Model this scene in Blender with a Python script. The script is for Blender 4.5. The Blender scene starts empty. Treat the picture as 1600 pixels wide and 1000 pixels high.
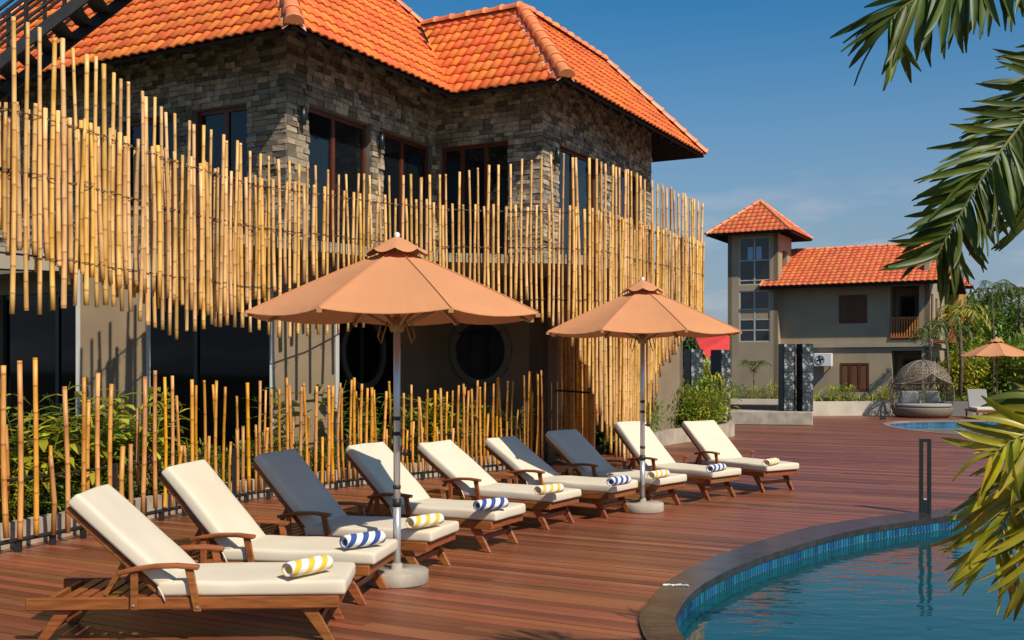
import bpy, bmesh, math, random
from math import radians as R, sin, cos, pi, sqrt, atan2
from mathutils import Vector, Matrix, Euler, noise
from mathutils.geometry import tessellate_polygon
random.seed(11)
scn = bpy.context.scene
col = scn.collection

# ------------------------------------------------------------------ camera, sky, sun, exposure
FPX = 1670.0; HZ = 574.0; EYE = 1.7
cam_d = bpy.data.cameras.new('camera'); cam = bpy.data.objects.new('camera', cam_d); col.objects.link(cam)
cam.location = (0, 0, EYE); cam.rotation_euler = (R(90), 0, 0)
cam_d.lens = FPX/1600*36; cam_d.sensor_width = 36; cam_d.shift_y = (HZ-500)/1600
cam_d.clip_start = 0.05; cam_d.clip_end = 3000
scn.camera = cam

SUN_EL = R(44.5); SUN_TRAVEL = Vector((-.61, .79, 0)).normalized()
SUN_AZ = atan2(-SUN_TRAVEL.x, -SUN_TRAVEL.y)
w = bpy.data.worlds.new('World'); scn.world = w; w.use_nodes = True
nt = w.node_tree; nt.nodes.clear()
def wn(t, **k):
    n = nt.nodes.new(t)
    for a, b in k.items(): setattr(n, a, b)
    return n
sky = wn('ShaderNodeTexSky', sky_type='NISHITA', sun_disc=False, sun_elevation=SUN_EL, sun_rotation=SUN_AZ,
         air_density=1.0, dust_density=.5, ozone_density=3.0, altitude=0)
bg = wn('ShaderNodeBackground'); bg.inputs['Strength'].default_value = 0.088
out = wn('ShaderNodeOutputWorld')
hsv = wn('ShaderNodeHueSaturation'); hsv.inputs['Saturation'].default_value = 1.38; hsv.inputs['Value'].default_value = 1.12
tc = wn('ShaderNodeTexCoord'); sep = wn('ShaderNodeSeparateXYZ')
nt.links.new(tc.outputs['Generated'], sep.inputs[0])
# soft low cloud bank near the horizon
mp = wn('ShaderNodeMapping'); mp.inputs['Scale'].default_value = (3.2, 3.2, 11)
mp.inputs['Location'].default_value = (1.35, .2, .9)
cn = wn('ShaderNodeTexNoise'); cn.inputs['Scale'].default_value = 2.2; cn.inputs['Detail'].default_value = 7; cn.inputs['Roughness'].default_value = .55
nt.links.new(tc.outputs['Generated'], mp.inputs[0]); nt.links.new(mp.outputs[0], cn.inputs['Vector'])
cr = wn('ShaderNodeMapRange'); cr.inputs['From Min'].default_value = .47; cr.inputs['From Max'].default_value = .62
nt.links.new(cn.outputs['Fac'], cr.inputs['Value'])
el = wn('ShaderNodeMapRange'); el.inputs['From Min'].default_value = .06; el.inputs['From Max'].default_value = .2
el.inputs['To Min'].default_value = .75; el.inputs['To Max'].default_value = 0
nt.links.new(sep.outputs['Z'], el.inputs['Value'])
cm = wn('ShaderNodeMath', operation='MULTIPLY'); nt.links.new(cr.outputs[0], cm.inputs[0]); nt.links.new(el.outputs[0], cm.inputs[1])
mixc = wn('ShaderNodeMixRGB'); mixc.inputs['Color2'].default_value = (6.3, 6.3, 6.9, 1)
nt.links.new(sky.outputs[0], hsv.inputs['Color']); 
tint = wn('ShaderNodeMixRGB', blend_type='MULTIPLY'); tint.inputs['Fac'].default_value = 1; tint.inputs['Color2'].default_value = (.86, 1.10, 1.04, 1)
nt.links.new(hsv.outputs[0], tint.inputs['Color1'])
hz = wn('ShaderNodeMixRGB'); hz.inputs['Color2'].default_value = (3.1, 3.6, 4.8, 1)
hf = wn('ShaderNodeMapRange', interpolation_type='SMOOTHSTEP'); hf.inputs['From Min'].default_value = -.02; hf.inputs['From Max'].default_value = .36; hf.inputs['To Min'].default_value = .9; hf.inputs['To Max'].default_value = 0
nt.links.new(sep.outputs['Z'], hf.inputs['Value']); nt.links.new(hf.outputs[0], hz.inputs['Fac']); nt.links.new(tint.outputs[0], hz.inputs['Color1'])
nt.links.new(hz.outputs[0], mixc.inputs['Color1']); nt.links.new(cm.outputs[0], mixc.inputs['Fac'])
nt.links.new(mixc.outputs[0], bg.inputs['Color']); nt.links.new(bg.outputs[0], out.inputs['Surface'])

sd = bpy.data.lights.new('sun', 'SUN'); sd.energy = 4.9; sd.angle = R(.5); sd.color = (1, .90, .74)
sun = bpy.data.objects.new('sun', sd); col.objects.link(sun)
tr = Vector((SUN_TRAVEL.x*cos(SUN_EL), SUN_TRAVEL.y*cos(SUN_EL), -sin(SUN_EL)))
sun.rotation_euler = tr.to_track_quat('-Z', 'Y').to_euler(); sun.location = (8, -4, 12)
scn.view_settings.view_transform = 'Standard'; scn.view_settings.look = 'None'
scn.view_settings.exposure = 0.0; scn.view_settings.gamma = 1; scn.view_settings.use_curve_mapping = False

# ------------------------------------------------------------------ helpers
def P(x, y, Y): return Vector(((x-800)*Y/FPX, Y, EYE+(HZ-y)*Y/FPX))
WMX = {}
def wm(o): return WMX.get(o.name, Matrix.Identity(4))
def link(o, parent=None, M=None):
    col.objects.link(o)
    if M is None: M = Matrix.Identity(4)
    WMX[o.name] = M.copy()
    o.matrix_basis = M
    if parent is not None:
        o.parent = parent; o.matrix_parent_inverse = wm(parent).inverted()
    return o
def tag(o, label=None, cat=None, group=None, kind=None):
    if label: o['label'] = label
    if cat: o['category'] = cat
    if group: o['group'] = group
    if kind: o['kind'] = kind
    return o
def thing(name, label, cat, loc=(0, 0, 0), rz=0, group=None):
    o = bpy.data.objects.new(name, None); o.empty_display_size = .1
    link(o, None, Matrix.Translation(loc) @ Matrix.Rotation(rz, 4, 'Z'))
    return tag(o, label, cat, group)
def move(o, loc, rz=0):
    M = Matrix.Translation(loc) @ Matrix.Rotation(rz, 4, 'Z'); o.matrix_basis = M
def copy_tree(o, parent=None):
    c = o.copy(); col.objects.link(c)
    if parent is not None: c.parent = parent
    for ch in list(KIDS.get(o.name, [])): copy_tree_child(ch, c)
    return c
KIDS = {}
def copy_tree_child(o, parent):
    c = o.copy(); col.objects.link(c); c.parent = parent
    for ch in list(KIDS.get(o.name, [])): copy_tree_child(ch, c)
def obj(name, me, m, parent=None, M=None, kind=None):
    if m is not None:
        me.materials.clear()
        for q in (m if isinstance(m, (list, tuple)) else [m]): me.materials.append(q)
    o = bpy.data.objects.new(name, me); link(o, parent, M)
    if parent is not None: KIDS.setdefault(parent.name, []).append(o)
    if kind: o['kind'] = kind
    return o

class MB:
    def __init__(s): s.v = []; s.f = []; s.mi = []; s.sm = []
    def add(s, vs, fs, mi=0, sm=False):
        b = len(s.v); s.v += [tuple(p) for p in vs]
        for f in fs: s.f.append(tuple(b+i for i in f)); s.mi.append(mi); s.sm.append(sm)
        return s
    def hexa(s, p, mi=0):   # 8 points: bottom 4 ccw, top 4
        return s.add(p, [(3,2,1,0),(4,5,6,7),(0,1,5,4),(1,2,6,5),(2,3,7,6),(3,0,4,7)], mi)
    def box(s, c, d, M=None, mi=0):
        x, y, z = d[0]/2, d[1]/2, d[2]/2
        p = [Vector(q) for q in ((-x,-y,-z),(x,-y,-z),(x,y,-z),(-x,y,-z),(-x,-y,z),(x,-y,z),(x,y,z),(-x,y,z))]
        if M is not None: p = [M @ q for q in p]
        c = Vector(c)
        return s.hexa([q+c for q in p], mi)
    def bar(s, a, b, wd, h, mi=0, up=Vector((0, 0, 1))):
        a = Vector(a); b = Vector(b); d = (b-a); L = d.length; d.normalize()
        sd = d.cross(up)
        if sd.length < 1e-4: sd = d.cross(Vector((1, 0, 0)))
        sd.normalize(); u = sd.cross(d)
        p = []
        for q in (a, b):
            pass
        def c4(q): return [q-sd*wd/2-u*h/2, q+sd*wd/2-u*h/2, q+sd*wd/2+u*h/2, q-sd*wd/2+u*h/2]
        A = c4(a); B = c4(b)
        return s.add(A+B, [(0,1,2,3),(7,6,5,4),(0,4,5,1),(1,5,6,2),(2,6,7,3),(3,7,4,0)], mi)
    def tube(s, pts, rad, n=8, mi=0, cap=True, sm=True):
        pts = [Vector(p) for p in pts]
        if not isinstance(rad, (list, tuple)): rad = [rad]*len(pts)
        b = len(s.v); prev = None
        for i, p in enumerate(pts):
            t = (pts[min(i+1, len(pts)-1)]-pts[max(i-1, 0)]).normalized()
            if prev is None:
                a = t.cross(Vector((0, 0, 1)))
                if a.length < 1e-3: a = t.cross(Vector((0, 1, 0)))
                a.normalize()
            else:
                a = (prev - t*prev.dot(t)).normalized()
            prev = a; c = t.cross(a)
            for k in range(n):
                an = 2*pi*k/n; s.v.append(tuple(p+(a*cos(an)+c*sin(an))*rad[i]))
        for i in range(len(pts)-1):
            for k in range(n):
                k2 = (k+1) % n
                s.f.append((b+i*n+k, b+i*n+k2, b+(i+1)*n+k2, b+(i+1)*n+k)); s.mi.append(mi); s.sm.append(sm)
        if cap:
            s.f.append(tuple(b+k for k in range(n))[::-1]); s.mi.append(mi); s.sm.append(False)
            e = b+(len(pts)-1)*n; s.f.append(tuple(e+k for k in range(n))); s.mi.append(mi); s.sm.append(False)
        return s
    def lathe(s, prof, n=24, c=(0, 0, 0), mi=0, sm=True):
        b = len(s.v)
        for r, z in prof:
            for k in range(n):
                an = 2*pi*k/n; s.v.append((c[0]+r*cos(an), c[1]+r*sin(an), c[2]+z))
        for i in range(len(prof)-1):
            for k in range(n):
                k2 = (k+1) % n
                s.f.append((b+i*n+k, b+i*n+k2, b+(i+1)*n+k2, b+(i+1)*n+k)); s.mi.append(mi); s.sm.append(sm)
        return s
    def prism(s, poly, z0, z1, holes=(), mi=0, bottom=True):
        loops = [[Vector((p[0], p[1], 0)) for p in poly]]+[[Vector((p[0], p[1], 0)) for p in h] for h in holes]
        tris = tessellate_polygon(loops); flat = [p for l in loops for p in l]; n = len(flat); b = len(s.v)
        s.v += [(p.x, p.y, z1) for p in flat]+[(p.x, p.y, z0) for p in flat]
        for t in tris:
            a, c, d = t
            cr = (flat[c]-flat[a]).cross(flat[d]-flat[a]).z
            if cr < 0: a, d = d, a
            s.f.append((b+a, b+c, b+d)); s.mi.append(mi); s.sm.append(False)
            if bottom: s.f.append((b+n+a, b+n+d, b+n+c)); s.mi.append(mi); s.sm.append(False)
        o = 0
        for l in loops:
            m = len(l)
            for i in range(m):
                j = (i+1) % m; s.f.append((b+o+i, b+o+j, b+n+o+j, b+n+o+i)); s.mi.append(mi); s.sm.append(False)
            o += m
        return s
    def merge(s, me, M, mi=0):
        b = len(s.v); s.v += [tuple(M @ v.co) for v in me.vertices]
        for p in me.polygons: s.f.append(tuple(b+i for i in p.vertices)); s.mi.append(mi); s.sm.append(p.use_smooth)
    def mesh(s, name, fix=True):
        me = bpy.data.meshes.new(name); me.from_pydata(s.v, [], s.f)
        me.polygons.foreach_set('material_index', s.mi); me.polygons.foreach_set('use_smooth', s.sm)
        if fix and len(s.f) < 4000:
            bm = bmesh.new(); bm.from_mesh(me); bmesh.ops.recalc_face_normals(bm, faces=bm.faces); bm.to_mesh(me); bm.free()
        me.update(); return me
    def build(s, name, m, parent=None, M=None, kind=None, bevel=0, seg=1):
        me = s.mesh(name)
        if bevel: bev(me, bevel, seg)
        return obj(name, me, m, parent, M, kind)
def bev(me, wdt, seg=1, smooth=True):
    bm = bmesh.new(); bm.from_mesh(me)
    bmesh.ops.remove_doubles(bm, verts=bm.verts, dist=1e-5)
    es = [e for e in bm.edges if len(e.link_faces) == 2 and e.calc_face_angle(0) > R(30)]
    bmesh.ops.bevel(bm, geom=es, offset=wdt, segments=seg, affect='EDGES', profile=.6, clamp_overlap=True)
    if seg > 1 and smooth:
        for f in bm.faces: f.smooth = True
    bm.to_mesh(me); bm.free(); me.update()

# ------------------------------------------------------------------ materials
def mat(name, base, rough=.7, var=.0, hue=.0, nscale=0, namt=0, stretch=(1, 1, 1), bump=0, bscale=40, spec=.5,
        metal=0, col2=None, coord='Object', trans=0, coat=0, bstretch=None, detail=5, ramp=(.35, .65)):
    m = bpy.data.materials.new(name); m.use_nodes = True; t = m.node_tree; N = t.nodes; L = t.links
    b = N['Principled BSDF']; b.inputs['Roughness'].default_value = rough; b.inputs['Metallic'].default_value = metal
    b.inputs['Specular IOR Level'].default_value = spec
    if coat: b.inputs['Coat Weight'].default_value = coat; b.inputs['Coat Roughness'].default_value = .15
    rgb = N.new('ShaderNodeRGB'); rgb.outputs[0].default_value = (*base, 1); src = rgb.outputs[0]
    c = N.new('ShaderNodeTexCoord')
    oi = N.new('ShaderNodeObjectInfo'); ge = N.new('ShaderNodeNewGeometry')
    ad = N.new('ShaderNodeMath'); ad.operation = 'ADD'; L.new(oi.outputs['Random'], ad.inputs[0]); L.new(ge.outputs['Random Per Island'], ad.inputs[1])
    fr = N.new('ShaderNodeMath'); fr.operation = 'FRACT'; L.new(ad.outputs[0], fr.inputs[0])
    rnd = fr.outputs[0]
    def vecscaled(sc):
        mpn = N.new('ShaderNodeMapping'); mpn.inputs['Scale'].default_value = sc
        L.new(c.outputs[coord], mpn.inputs[0])
        mul = N.new('ShaderNodeMath'); mul.operation = 'MULTIPLY'; mul.inputs[1].default_value = 37.0; L.new(rnd, mul.inputs[0])
        cb = N.new('ShaderNodeVectorMath'); cb.operation = 'ADD'; L.new(mpn.outputs[0], cb.inputs[0]); L.new(mul.outputs[0], cb.inputs[1])
        return cb.outputs[0]
    if nscale:
        no = N.new('ShaderNodeTexNoise'); no.inputs['Scale'].default_value = nscale; no.inputs['Detail'].default_value = detail
        L.new(vecscaled(stretch), no.inputs['Vector'])
        mr = N.new('ShaderNodeMapRange'); mr.inputs['From Min'].default_value = ramp[0]; mr.inputs['From Max'].default_value = ramp[1]; L.new(no.outputs['Fac'], mr.inputs['Value'])
        mx = N.new('ShaderNodeMixRGB'); L.new(src, mx.inputs['Color1'])
        c2 = col2 if col2 else tuple(q*(1-namt) for q in base)
        mx.inputs['Color2'].default_value = (*c2, 1)
        mm = N.new('ShaderNodeMath'); mm.operation = 'MULTIPLY'; mm.inputs[1].default_value = 1.0 if not col2 else (namt or 1.0); L.new(mr.outputs[0], mm.inputs[0])
        L.new(mm.outputs[0], mx.inputs['Fac']); src = mx.outputs[0]
    if var or hue:
        h = N.new('ShaderNodeHueSaturation'); L.new(src, h.inputs['Color'])
        v = N.new('ShaderNodeMapRange'); v.inputs['To Min'].default_value = 1-var; v.inputs['To Max'].default_value = 1+var; L.new(rnd, v.inputs['Value']); L.new(v.outputs[0], h.inputs['Value'])
        m2 = N.new('ShaderNodeMath'); m2.operation = 'MULTIPLY'; m2.inputs[1].default_value = 7.31; L.new(rnd, m2.inputs[0])
        f2 = N.new('ShaderNodeMath'); f2.operation = 'FRACT'; L.new(m2.outputs[0], f2.inputs[0])
        hr = N.new('ShaderNodeMapRange'); hr.inputs['To Min'].default_value = .5-hue; hr.inputs['To Max'].default_value = .5+hue; L.new(f2.outputs[0], hr.inputs['Value']); L.new(hr.outputs[0], h.inputs['Hue'])
        src = h.outputs[0]
    L.new(src, b.inputs['Base Color'])
    if bump:
        nb = N.new('ShaderNodeTexNoise'); nb.inputs['Scale'].default_value = bscale; nb.inputs['Detail'].default_value = 4
        L.new(vecscaled(bstretch or stretch), nb.inputs['Vector'])
        bp = N.new('ShaderNodeBump'); bp.inputs['Strength'].default_value = bump; bp.inputs['Distance'].default_value = .01
        L.new(nb.outputs['Fac'], bp.inputs['Height']); L.new(bp.outputs[0], b.inputs['Normal'])
    if trans:
        tb = N.new('ShaderNodeBsdfTranslucent'); L.new(src, tb.inputs['Color'])
        ms = N.new('ShaderNodeMixShader'); ms.inputs[0].default_value = trans
        L.new(b.outputs[0], ms.inputs[1]); L.new(tb.outputs[0], ms.inputs[2])
        L.new(ms.outputs[0], N['Material Output'].inputs['Surface'])
    m['_src'] = 0
    return m
M_ = {}
M_['tile'] = mat('terracotta_tile', (.86, .20, .043), .55, var=.15, hue=.01, nscale=4, namt=.24, bump=.15, bscale=30, spec=.35)
M_['ridge'] = mat('terracotta_ridge', (.80, .25, .09), .5, var=.12, hue=.01, nscale=6, namt=.2, col2=(.8, .36, .2))
M_['tile_far'] = mat('terracotta_tile_far', (.74, .17, .055), .6, var=.12, hue=.01, nscale=2, namt=.2)
M_['stone'] = mat('ledger_stone', (.37, .29, .205), .85, var=.62, hue=.012, nscale=9, namt=.45, bump=.8, bscale=18)
M_['mortar'] = mat('mortar', (.16, .15, .135), .9, nscale=6, namt=.3)
M_['frame'] = mat('red_timber_frame', (.13, .032, .014), .4, nscale=5, namt=.3, stretch=(8, 8, 1))
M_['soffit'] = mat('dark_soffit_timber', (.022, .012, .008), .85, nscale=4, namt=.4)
M_['beige'] = mat('beige_render', (.27, .20, .125), .9, nscale=1.6, namt=.18, bump=.15, bscale=60)
M_['greywall'] = mat('olive_grey_render', (.37, .29, .19), .9, nscale=.7, namt=.16, bump=.1, bscale=30)
M_['pale_trim'] = mat('pale_trim', (.36, .31, .23), .85, nscale=2, namt=.15)
M_['conc'] = mat('concrete', (.42, .37, .30), .85, nscale=4, namt=.3, bump=.3, bscale=30)
M_['planterwall'] = mat('weathered_planter', (.46, .39, .30), .85, nscale=3, col2=(.27, .22, .17), namt=.8, bump=.3, bscale=20)
M_['whitewall'] = mat('cream_planter', (.56, .49, .40), .85, nscale=1.5, namt=.2)
M_['alu'] = mat('white_aluminium', (.48, .48, .46), .35, nscale=3, namt=.1)
M_['steel'] = mat('dark_steel', (.022, .02, .019), .5, nscale=9, namt=.4)
M_['black'] = mat('black_metal', (.012, .02, .018), .35)
M_['teak'] = mat('oiled_teak', (.34, .105, .028), .38, var=.14, hue=.01, nscale=5, namt=.45, stretch=(1, 9, 9), bump=.12, bscale=30, spec=.45)
M_['cushion'] = mat('cream_canvas', (.70, .62, .48), .9, var=.02, nscale=3, namt=.06, bump=.25, bscale=7)
M_['piping'] = mat('cream_piping', (.66, .60, .48), .9)
M_['canopy'] = mat('salmon_canvas', (.63, .275, .12), .9, nscale=2.5, namt=.07, bump=.12, bscale=5, trans=.04)
M_['rib'] = mat('pale_wood_rib', (.42, .25, .10), .5, nscale=6, namt=.2)
M_['pole'] = mat('silver_pole', (.58, .58, .57), .3, metal=.6)
M_['brownpole'] = mat('brown_pole', (.23, .11, .06), .5)
M_['cord'] = mat('tan_cord', (.45, .22, .08), .8)
M_['soil'] = mat('soil', (.03, .02, .013), .95, nscale=20, namt=.4, bump=.8, bscale=30)
M_['grout'] = mat('pool_grout', (.55, .56, .52), .8)
M_['ptile'] = mat('pool_mosaic', (.014, .115, .22), .2, var=.4, hue=.03, nscale=8, namt=.1)
M_['ptile2'] = mat('pool_mosaic_blue', (.03, .14, .30), .2, var=.4, hue=.02)
M_['ppaint'] = mat('pool_floor', (.05, .25, .28), .5)
M_['coping'] = mat('dark_coping_stone', (.045, .038, .032), .24, var=.25, nscale=5, namt=.45, bump=.12, bscale=25, spec=.6)
M_['leaf_y'] = mat('yellow_green_leaf', (.50, .48, .035), .45, var=.4, hue=.03, nscale=6, namt=.3, trans=.3)
M_['leaf_g'] = mat('green_leaf', (.19, .29, .03), .45, var=.4, hue=.025, nscale=6, namt=.3, trans=.3)
M_['leaf_d'] = mat('dark_leaf', (.07, .13, .025), .5, var=.4, hue=.02, trans=.2)
M_['leaf_red'] = mat('bronze_leaf', (.20, .09, .04), .5, var=.3, hue=.02, trans=.2)
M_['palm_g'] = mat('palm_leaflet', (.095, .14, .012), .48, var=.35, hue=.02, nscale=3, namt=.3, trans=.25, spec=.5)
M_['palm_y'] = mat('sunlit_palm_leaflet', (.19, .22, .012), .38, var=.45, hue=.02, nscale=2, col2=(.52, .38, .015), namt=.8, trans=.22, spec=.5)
M_['bark'] = mat('bark', (.16, .11, .07), .9, nscale=6, namt=.5, bump=.8, bscale=12)
M_['rachis'] = mat('palm_rachis', (.16, .17, .05), .5)
M_['fardark'] = mat('dark_interior', (.012, .011, .01), .9)
M_['white'] = mat('white_plastic', (.72, .72, .70), .4)
M_['wicker'] = mat('grey_wicker', (.25, .20, .145), .8, nscale=40, namt=.5, bump=.8, bscale=80)
M_['greycush'] = mat('grey_cushion', (.28, .27, .26), .9)
M_['red'] = mat('red_fabric', (.62, .04, .035), .7, nscale=2, namt=.2)
M_['curtain'] = mat('brown_shutter', (.17, .075, .035), .9, nscale=12, namt=.5, stretch=(4, 4, .1))
M_['lash'] = mat('dark_wire_lashing', (.16, .085, .035), .8)

def mat_glass(name, base, rough=.03, ior=1.6):
    m = bpy.data.materials.new(name); m.use_nodes = True; b = m.node_tree.nodes['Principled BSDF']
    b.inputs['Base Color'].default_value = (*base, 1); b.inputs['Roughness'].default_value = rough; b.inputs['IOR'].default_value = ior
    return m
M_['glass'] = mat_glass('dark_window_glass', (.006, .008, .010))
M_['glass_ground'] = mat_glass('dark_ground_floor_glass', (.003, .003, .003), .04, 1.28)
M_['glass_far'] = mat_glass('far_window_glass', (.01, .012, .016), .08)
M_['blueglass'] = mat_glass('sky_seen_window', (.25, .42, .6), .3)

# bamboo: straw colour with darker rings at the nodes
def mat_bamboo(name, base, dark):
    m = bpy.data.materials.new(name); m.use_nodes = True; t = m.node_tree; N = t.nodes; L = t.links; b = N['Principled BSDF']
    b.inputs['Roughness'].default_value = .42; b.inputs['Specular IOR Level'].default_value = .45
    c = N.new('ShaderNodeTexCoord'); oi = N.new('ShaderNodeObjectInfo')
    s = N.new('ShaderNodeSeparateXYZ'); L.new(c.outputs['Object'], s.inputs[0])
    ad = N.new('ShaderNodeMath'); ad.operation = 'MULTIPLY_ADD'; ad.inputs[1].default_value = 1.0
    at2 = N.new('ShaderNodeAttribute'); at2.attribute_name = 'node_rate'; L.new(at2.outputs['Fac'], ad.inputs[1]); L.new(s.outputs['Z'], ad.inputs[0])
    att = N.new('ShaderNodeAttribute'); att.attribute_name = 'node_phase'; L.new(att.outputs['Fac'], ad.inputs[2])
    fr = N.new('ShaderNodeMath'); fr.operation = 'FRACT'; L.new(ad.outputs[0], fr.inputs[0])
    pp = N.new('ShaderNodeMath'); pp.operation = 'PINGPONG'; pp.inputs[1].default_value = .5; L.new(fr.outputs[0], pp.inputs[0])
    mr = N.new('ShaderNodeMapRange'); mr.inputs['From Min'].default_value = .01; mr.inputs['From Max'].default_value = .05
    mr.inputs['To Min'].default_value = .6; mr.inputs['To Max'].default_value = 0; L.new(pp.outputs[0], mr.inputs['Value'])
    no = N.new('ShaderNodeTexNoise'); no.inputs['Scale'].default_value = 2.2; no.inputs['Detail'].default_value = 5
    mp = N.new('ShaderNodeMapping'); mp.inputs['Scale'].default_value = (6, 6, 1.2); L.new(c.outputs['Object'], mp.inputs[0])
    va = N.new('ShaderNodeVectorMath'); L.new(mp.outputs[0], va.inputs[0]); L.new(oi.outputs['Location'], va.inputs[1]); L.new(va.outputs[0], no.inputs['Vector'])
    r2 = N.new('ShaderNodeMapRange'); r2.inputs['From Min'].default_value = .42; r2.inputs['From Max'].default_value = .72; r2.inputs['To Max'].default_value = .95
    L.new(no.outputs['Fac'], r2.inputs['Value'])
    m1 = N.new('ShaderNodeMixRGB'); m1.inputs['Color1'].default_value = (*base, 1); m1.inputs['Color2'].default_value = (base[0]*.62, base[1]*.5, base[2]*.32, 1); L.new(r2.outputs[0], m1.inputs['Fac'])
    hs = N.new('ShaderNodeHueSaturation'); L.new(m1.outputs[0], hs.inputs['Color'])
    v = N.new('ShaderNodeMapRange'); v.inputs['To Min'].default_value = .66; v.inputs['To Max'].default_value = 1.15; L.new(oi.outputs['Random'], v.inputs['Value']); L.new(v.outputs[0], hs.inputs['Value'])
    mh = N.new('ShaderNodeMath'); mh.operation = 'MULTIPLY'; mh.inputs[1].default_value = 9.7; L.new(oi.outputs['Random'], mh.inputs[0])
    fh = N.new('ShaderNodeMath'); fh.operation = 'FRACT'; L.new(mh.outputs[0], fh.inputs[0])
    hr = N.new('ShaderNodeMapRange'); hr.inputs['To Min'].default_value = .496; hr.inputs['To Max'].default_value = .507; L.new(fh.outputs[0], hr.inputs['Value']); L.new(hr.outputs[0], hs.inputs['Hue'])
    sr = N.new('ShaderNodeMapRange'); sr.inputs['To Min'].default_value = .95; sr.inputs['To Max'].default_value = 1.12; L.new(fh.outputs[0], sr.inputs['Value']); L.new(sr.outputs[0], hs.inputs['Saturation'])
    m2 = N.new('ShaderNodeMixRGB'); m2.inputs['Color2'].default_value = (*dark, 1); L.new(hs.outputs[0], m2.inputs['Color1']); L.new(mr.outputs[0], m2.inputs['Fac'])
    L.new(m2.outputs[0], b.inputs['Base Color'])
    return m
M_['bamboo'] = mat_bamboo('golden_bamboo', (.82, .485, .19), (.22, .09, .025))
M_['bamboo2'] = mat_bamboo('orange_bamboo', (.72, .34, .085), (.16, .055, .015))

# deck boards
M_['deck'] = mat('hardwood_deck', (.265, .082, .034), .38, var=.42, hue=.010, nscale=2.4, col2=(.12, .058, .036), namt=.6,
                 stretch=(1, 1, 1), bump=.25, bscale=14, spec=.4, coord='Object')
# towels
def mat_towel(name, c1):
    m = bpy.data.materials.new(name); m.use_nodes = True; t = m.node_tree; N = t.nodes; L = t.links; b = N['Principled BSDF']; b.inputs['Roughness'].default_value = .95
    uv = N.new('ShaderNodeUVMap'); s = N.new('ShaderNodeSeparateXYZ'); L.new(uv.outputs[0], s.inputs[0])
    a = N.new('ShaderNodeMath'); a.operation = 'MULTIPLY_ADD'; a.inputs[1].default_value = 1.9; L.new(s.outputs['Y'], a.inputs[0])
    a0 = N.new('ShaderNodeMath'); a0.operation = 'MULTIPLY'; a0.inputs[1].default_value = 3.1; L.new(s.outputs['X'], a0.inputs[0]); L.new(a0.outputs[0], a.inputs[2])
    f = N.new('ShaderNodeMath'); f.operation = 'FRACT'; L.new(a.outputs[0], f.inputs[0])
    g = N.new('ShaderNodeMath'); g.operation = 'GREATER_THAN'; g.inputs[1].default_value = .48; L.new(f.outputs[0], g.inputs[0])
    mx = N.new('ShaderNodeMixRGB'); mx.inputs['Color1'].default_value = (*c1, 1); mx.inputs['Color2'].default_value = (.80, .79, .76, 1); L.new(g.outputs[0], mx.inputs['Fac'])
    L.new(mx.outputs[0], b.inputs['Base Color'])
    nb = N.new('ShaderNodeTexNoise'); nb.inputs['Scale'].default_value = 90; tcn = N.new('ShaderNodeTexCoord'); L.new(tcn.outputs['Object'], nb.inputs['Vector'])
    bp = N.new('ShaderNodeBump'); bp.inputs['Strength'].default_value = .5; bp.inputs['Distance'].default_value = .01; L.new(nb.outputs['Fac'], bp.inputs['Height']); L.new(bp.outputs[0], b.inputs['Normal'])
    return m
M_['towel_b'] = mat_towel('blue_striped_towelling', (.03, .075, .28))
M_['towel_y'] = mat_towel('yellow_striped_towelling', (.80, .50, .06))
# speckled stone of the pillars, for their sunlit face
def mat_speckle():
    m = bpy.data.materials.new('pebble_mosaic_stone'); m.use_nodes = True; t = m.node_tree; N = t.nodes; L = t.links; b = N['Principled BSDF']; b.inputs['Roughness'].default_value = .5
    c = N.new('ShaderNodeTexCoord'); n = N.new('ShaderNodeTexNoise'); n.inputs['Scale'].default_value = 7; n.inputs['Detail'].default_value = 3; n.inputs['Roughness'].default_value = .7
    L.new(c.outputs['Object'], n.inputs['Vector'])
    r = N.new('ShaderNodeValToRGB'); L.new(n.outputs['Fac'], r.inputs[0]); e = r.color_ramp.elements
    e[0].position = .47; e[0].color = (.012, .02, .026, 1); e[1].position = .66; e[1].color = (.42, .43, .42, 1)
    x = r.color_ramp.elements.new(.55); x.color = (.05, .065, .075, 1)
    L.new(r.outputs[0], b.inputs['Base Color']); return m
M_['speckle'] = mat_speckle()
M_['shaded_stone'] = mat('shaded_side_dark_stone', (.012, .017, .024), .3, nscale=5, namt=.3)  # dark stone, with the shade of the pillars' unlit sides in its colour
# water
def mat_water(name, base, sc=3.0, st=.10):
    m = bpy.data.materials.new(name); m.use_nodes = True; t = m.node_tree; N = t.nodes; L = t.links; b = N['Principled BSDF']
    b.inputs['Base Color'].default_value = (*base, 1); b.inputs['Roughness'].default_value = .03; b.inputs['IOR'].default_value = 1.24
    c = N.new('ShaderNodeTexCoord'); n = N.new('ShaderNodeTexNoise'); n.inputs['Scale'].default_value = sc; n.inputs['Detail'].default_value = 2.5
    mp = N.new('ShaderNodeMapping'); mp.inputs['Scale'].default_value = (1, 1.8, 1); L.new(c.outputs['Object'], mp.inputs[0]); L.new(mp.outputs[0], n.inputs['Vector'])
    bp = N.new('ShaderNodeBump'); bp.inputs['Strength'].default_value = st; bp.inputs['Distance'].default_value = .05; L.new(n.outputs['Fac'], bp.inputs['Height']); L.new(bp.outputs[0], b.inputs['Normal'])
    return m
M_['water'] = mat_water('pool_water', (.003, .062, .074))
M_['water2'] = mat_water('far_pool_water', (.04, .17, .19), 2.0, .1)
M_['ground'] = mat('earth_and_grass', (.06, .07, .025), .95, nscale=.6, namt=.5)
M_['sub'] = mat('deck_joist_shadow', (.03, .018, .012), .95)

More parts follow.
